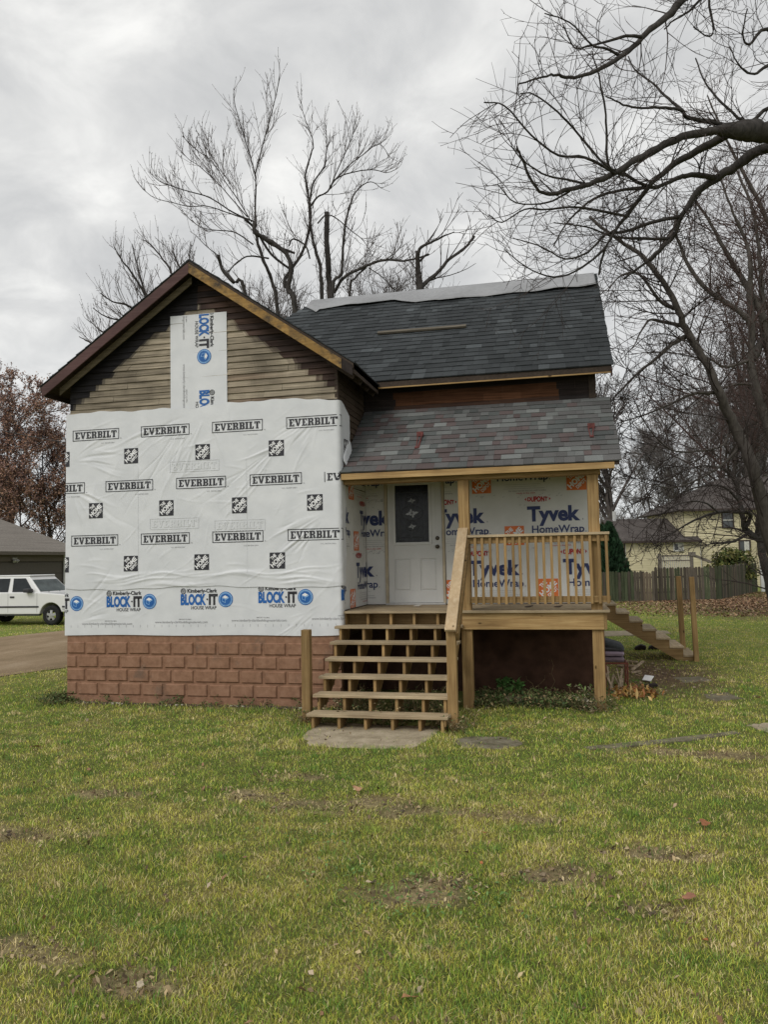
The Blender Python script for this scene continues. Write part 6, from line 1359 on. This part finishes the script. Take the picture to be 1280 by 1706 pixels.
# low broad leaved patches in the lawn
lp = [(onZ(u, v)[:2], n_, r_) for u, v, n_, r_ in ((690, 1505, 110, .24), (850, 1500, 70, .2), (520, 1405, 60, .2), (560, 1460, 60, .15), (110, 1150, 200, .35), (345, 1210, 30, .3), (830, 1230, 60, .2), (820, 1218, 50, .16))]
X_ = np.concatenate([c[0] + RNG.normal(size=k) * r_ for c, k, r_ in lp]); Y_ = np.concatenate([c[1] + RNG.normal(size=k) * r_ for c, k, r_ in lp]); o = leaf_mesh('clover', X_, Y_, gh(X_, Y_) + RNG.uniform(.02, .05, len(X_)), .017, [(.12, .20, .055), (.15, .24, .07), (.09, .16, .04)], .3); o['kind'] = 'stuff'
# soil crumbs and paint chips along the foundation
def chips(name, n, fx, fy, s, cols, flat=.5):
    m = MB()
    for _ in range(n):
        x, y = fx(), fy(); k = s * rw.uniform(.4, 1.3); z = float(gh(x, y)) + .006; q = [rw.uniform(.6, 1.2) for _ in range(8)]; a = rw.uniform(0, 3); ca, sa = math.cos(a) * k, math.sin(a) * k
        pts = [(x + ca * q[0], y + sa * q[0], z), (x - sa * q[1], y + ca * q[1], z), (x - ca * q[2], y - sa * q[2], z), (x + sa * q[3], y - ca * q[3], z)]; top = [(p[0] * .7 + x * .3, p[1] * .7 + y * .3, z + k * flat * qq) for p, qq in zip(pts, q[4:])]
        m.add(pts + top, [(0, 1, 2, 3)[::-1], (4, 5, 6, 7), (0, 1, 5, 4), (1, 2, 6, 5), (2, 3, 7, 6), (3, 0, 4, 7)], None, rw.choice(cols))
    o = m.build(name, attrmat(name + '_mat', .95, 60, .3), None); o['kind'] = 'stuff'
chips('soil_crumbs', 420, lambda: rw.uniform(-4.6, -.15), lambda: -.12 - abs(rw.gauss(0, .07)), .022, [(.10, .075, .055), (.15, .115, .085), (.07, .055, .045)])
_bx = [b for b in BARE for _ in range(14)]
_pk = lambda: rw.choice(_bx)
_cb = [(b[0] + rw.gauss(0, b[2] * .45), b[1] + rw.gauss(0, b[3] * .45)) for b in _bx]; _it = iter(_cb * 4); _st = {}
def _nx(): _st['p'] = next(_it); return _st['p'][0]
chips('clods', 120, _nx, lambda: _st['p'][1], .022, [(.10, .075, .052), (.16, .12, .08), (.085, .065, .048), (.24, .185, .12)], .4)
chips('paint_chips', 26, lambda: rw.choice((-4.2, -3.6, -2.75, -2.65, -1.6, -.6)) + rw.gauss(0, .1), lambda: -.14 - abs(rw.gauss(0, .05)), .030, [(.58, .55, .47), (.48, .44, .36)], .35)
chips('yard_debris', 300, lambda: rw.gauss(4.7, .55), lambda: rw.gauss(3.4, 1.3), .028, [(.20, .14, .09), (.30, .22, .14), (.12, .085, .06), (.36, .29, .20)], .4)
# orange leaves by the corner of the house
n = 260; x = 4.22 + RNG.normal(size=n) * .17; y = 1.42 + RNG.normal(size=n) * .20; o = leaf_mesh('orange_leaves', x, y, gh(x, y) + RNG.uniform(.01, .10, n), .045, [(.44, .25, .07), (.35, .16, .05), (.46, .32, .13), (.28, .12, .05)], .8); o['kind'] = 'stuff'
# stack by the corner: folded cushions on a rusty frame
st = thing('cushion_stack', (4.02, 2.3, -1.4), 'folded grey and lilac cushions piled on a rusty frame beside the porch post', 'cushions')
RUST = plain('rusty_frame', (.17, .055, .035), .7, .3, .35, 30)
def pad(z, h, c, nm, tilt=0): m = MB().prism([(3.84, 2.05, z), (4.17, 2.05, z + tilt), (4.17, 2.05, z + h + tilt), (3.84, 2.05, z + h)], (0, .5, 0)); o = m.build(nm, plain('pad_' + nm, c, .8, .2, .2, 12), st, .045); 
pad(-.98, .085, (.17, .13, .15), 'lower_cushion'); pad(-.885, .085, (.27, .21, .26), 'lilac_cushion'); pad(-.79, .06, (.06, .06, .065), 'dark_cushion', -.02); pad(-.725, .12, (.05, .055, .06), 'folded_tarp', -.10)
m = MB()
for (x_, y_) in ((3.86, 2.06), (4.2, 2.06), (3.86, 2.52), (4.2, 2.52)): m.tube([(x_, y_, -1.42), (x_ + .01, y_, -.99)], .016, 6)
m.tube([(3.86, 2.06, -.995), (4.2, 2.06, -.995), (4.2, 2.52, -.995), (3.86, 2.52, -.995), (3.86, 2.06, -.995)], .016, 6); m.build('frame', RUST, st)
sk = thing('kindling', (3.98, 1.95, -1.4), 'bundle of split sticks leaning behind the right porch post', 'sticks')
SPL = plain('split_wood', (.33, .26, .18), .9, .1, .4, 20)
for k in range(9):
    x_ = 3.86 + k * .034 + rw.uniform(-.02, .02); MB().beam((x_, 1.6 + rw.uniform(0, .3), -1.41), (x_ + rw.uniform(-.16, .20), 2.0, -1.05 + rw.uniform(-.22, .06)), rw.uniform(.012, .034), .018).build('stick', SPL, sk)
for (a, b, w_, lb) in ((g2(1030, 1111), g2(1060, 1113), .09, 'broad splintered board lying behind the cushion stack'), (g2(1053, 1119), g2(1073, 1114), .05, 'short pale broken stick pointing up to the right'), (g2(1052, 1123), g2(1068, 1122), .05, 'short pale broken stick lying flat below the other'), (g2(1028, 1103), g2(1063, 1106), .06, 'brown board lying furthest back behind the cushion stack')):
    tag(MB().beam((*a, -1.375), (*b, -1.36 + (.10 if 'up' in lb else 0)), w_, .03).build('broken_board', SPL, None, .004), lb, 'board', 'broken boards by the house corner')
cp = onZ(1080, 1137); m = MB().prism([(cp[0] - .09, cp[1] - .03, -1.36), (cp[0] + .04, cp[1] - .10, -1.37), (cp[0] + .11, cp[1] + .06, -1.31), (cp[0] - .03, cp[1] + .12, -1.30)], (0, -.01, .012)); tag(m.build('white_card', plain('scrap_white', (.72, .72, .70)), None), 'small white scrap of board lying in the grass by the house corner', 'scrap')
cp = onZ(1086, 1146); m = MB(); m.beam((cp[0] - .1, cp[1] + .02, -1.375), (cp[0] + .1, cp[1] + .03, -1.36), .13, .06); tag(m.build('black_scrap', DARK, None, .02), 'black plastic scrap under the white scrap in the grass', 'scrap')
for (u, v, w_, lb) in ((1067, 1084, .26, 'left black plastic piece lying under the side steps'), (1094, 1083, .36, 'right black plastic piece lying under the side steps')):
    cp = onZ(u, v); m = MB(); m.prism([(cp[0] - w_ / 2, cp[1], -1.40), (cp[0] + w_ / 2, cp[1] + .05, -1.40), (cp[0] + w_ * .55, cp[1] + .02, -1.31), (cp[0] + w_ * .1, cp[1], -1.27), (cp[0] - w_ * .4, cp[1], -1.33)], (.02, .25, .0)); tag(m.build('black_plastic', DARK, None, .02), lb, 'plastic scrap', 'black scraps under the side steps')
for (x_, y_, lb) in ((.95, 1.15, 'small pale paper scrap on the deck before the door'), (2.72, .75, 'dark dry leaf under the railing near its middle'), (3.15, .70, 'larger dark dry leaf under the right part of the railing')):
    m = MB().prism([(x_ - .06, y_ - .02, .004), (x_ + .03, y_ - .04, .006), (x_ + .07, y_ + .02, .02), (x_ - .02, y_ + .04, .012)], (0, 0, .008)); tag(m.build('paper_scrap' if 'paper' in lb else 'dry_leaf', plain('scrap', (.55, .52, .46) if 'paper' in lb else (.06, .04, .03)), None), lb, 'scrap' if 'paper' in lb else 'leaf')
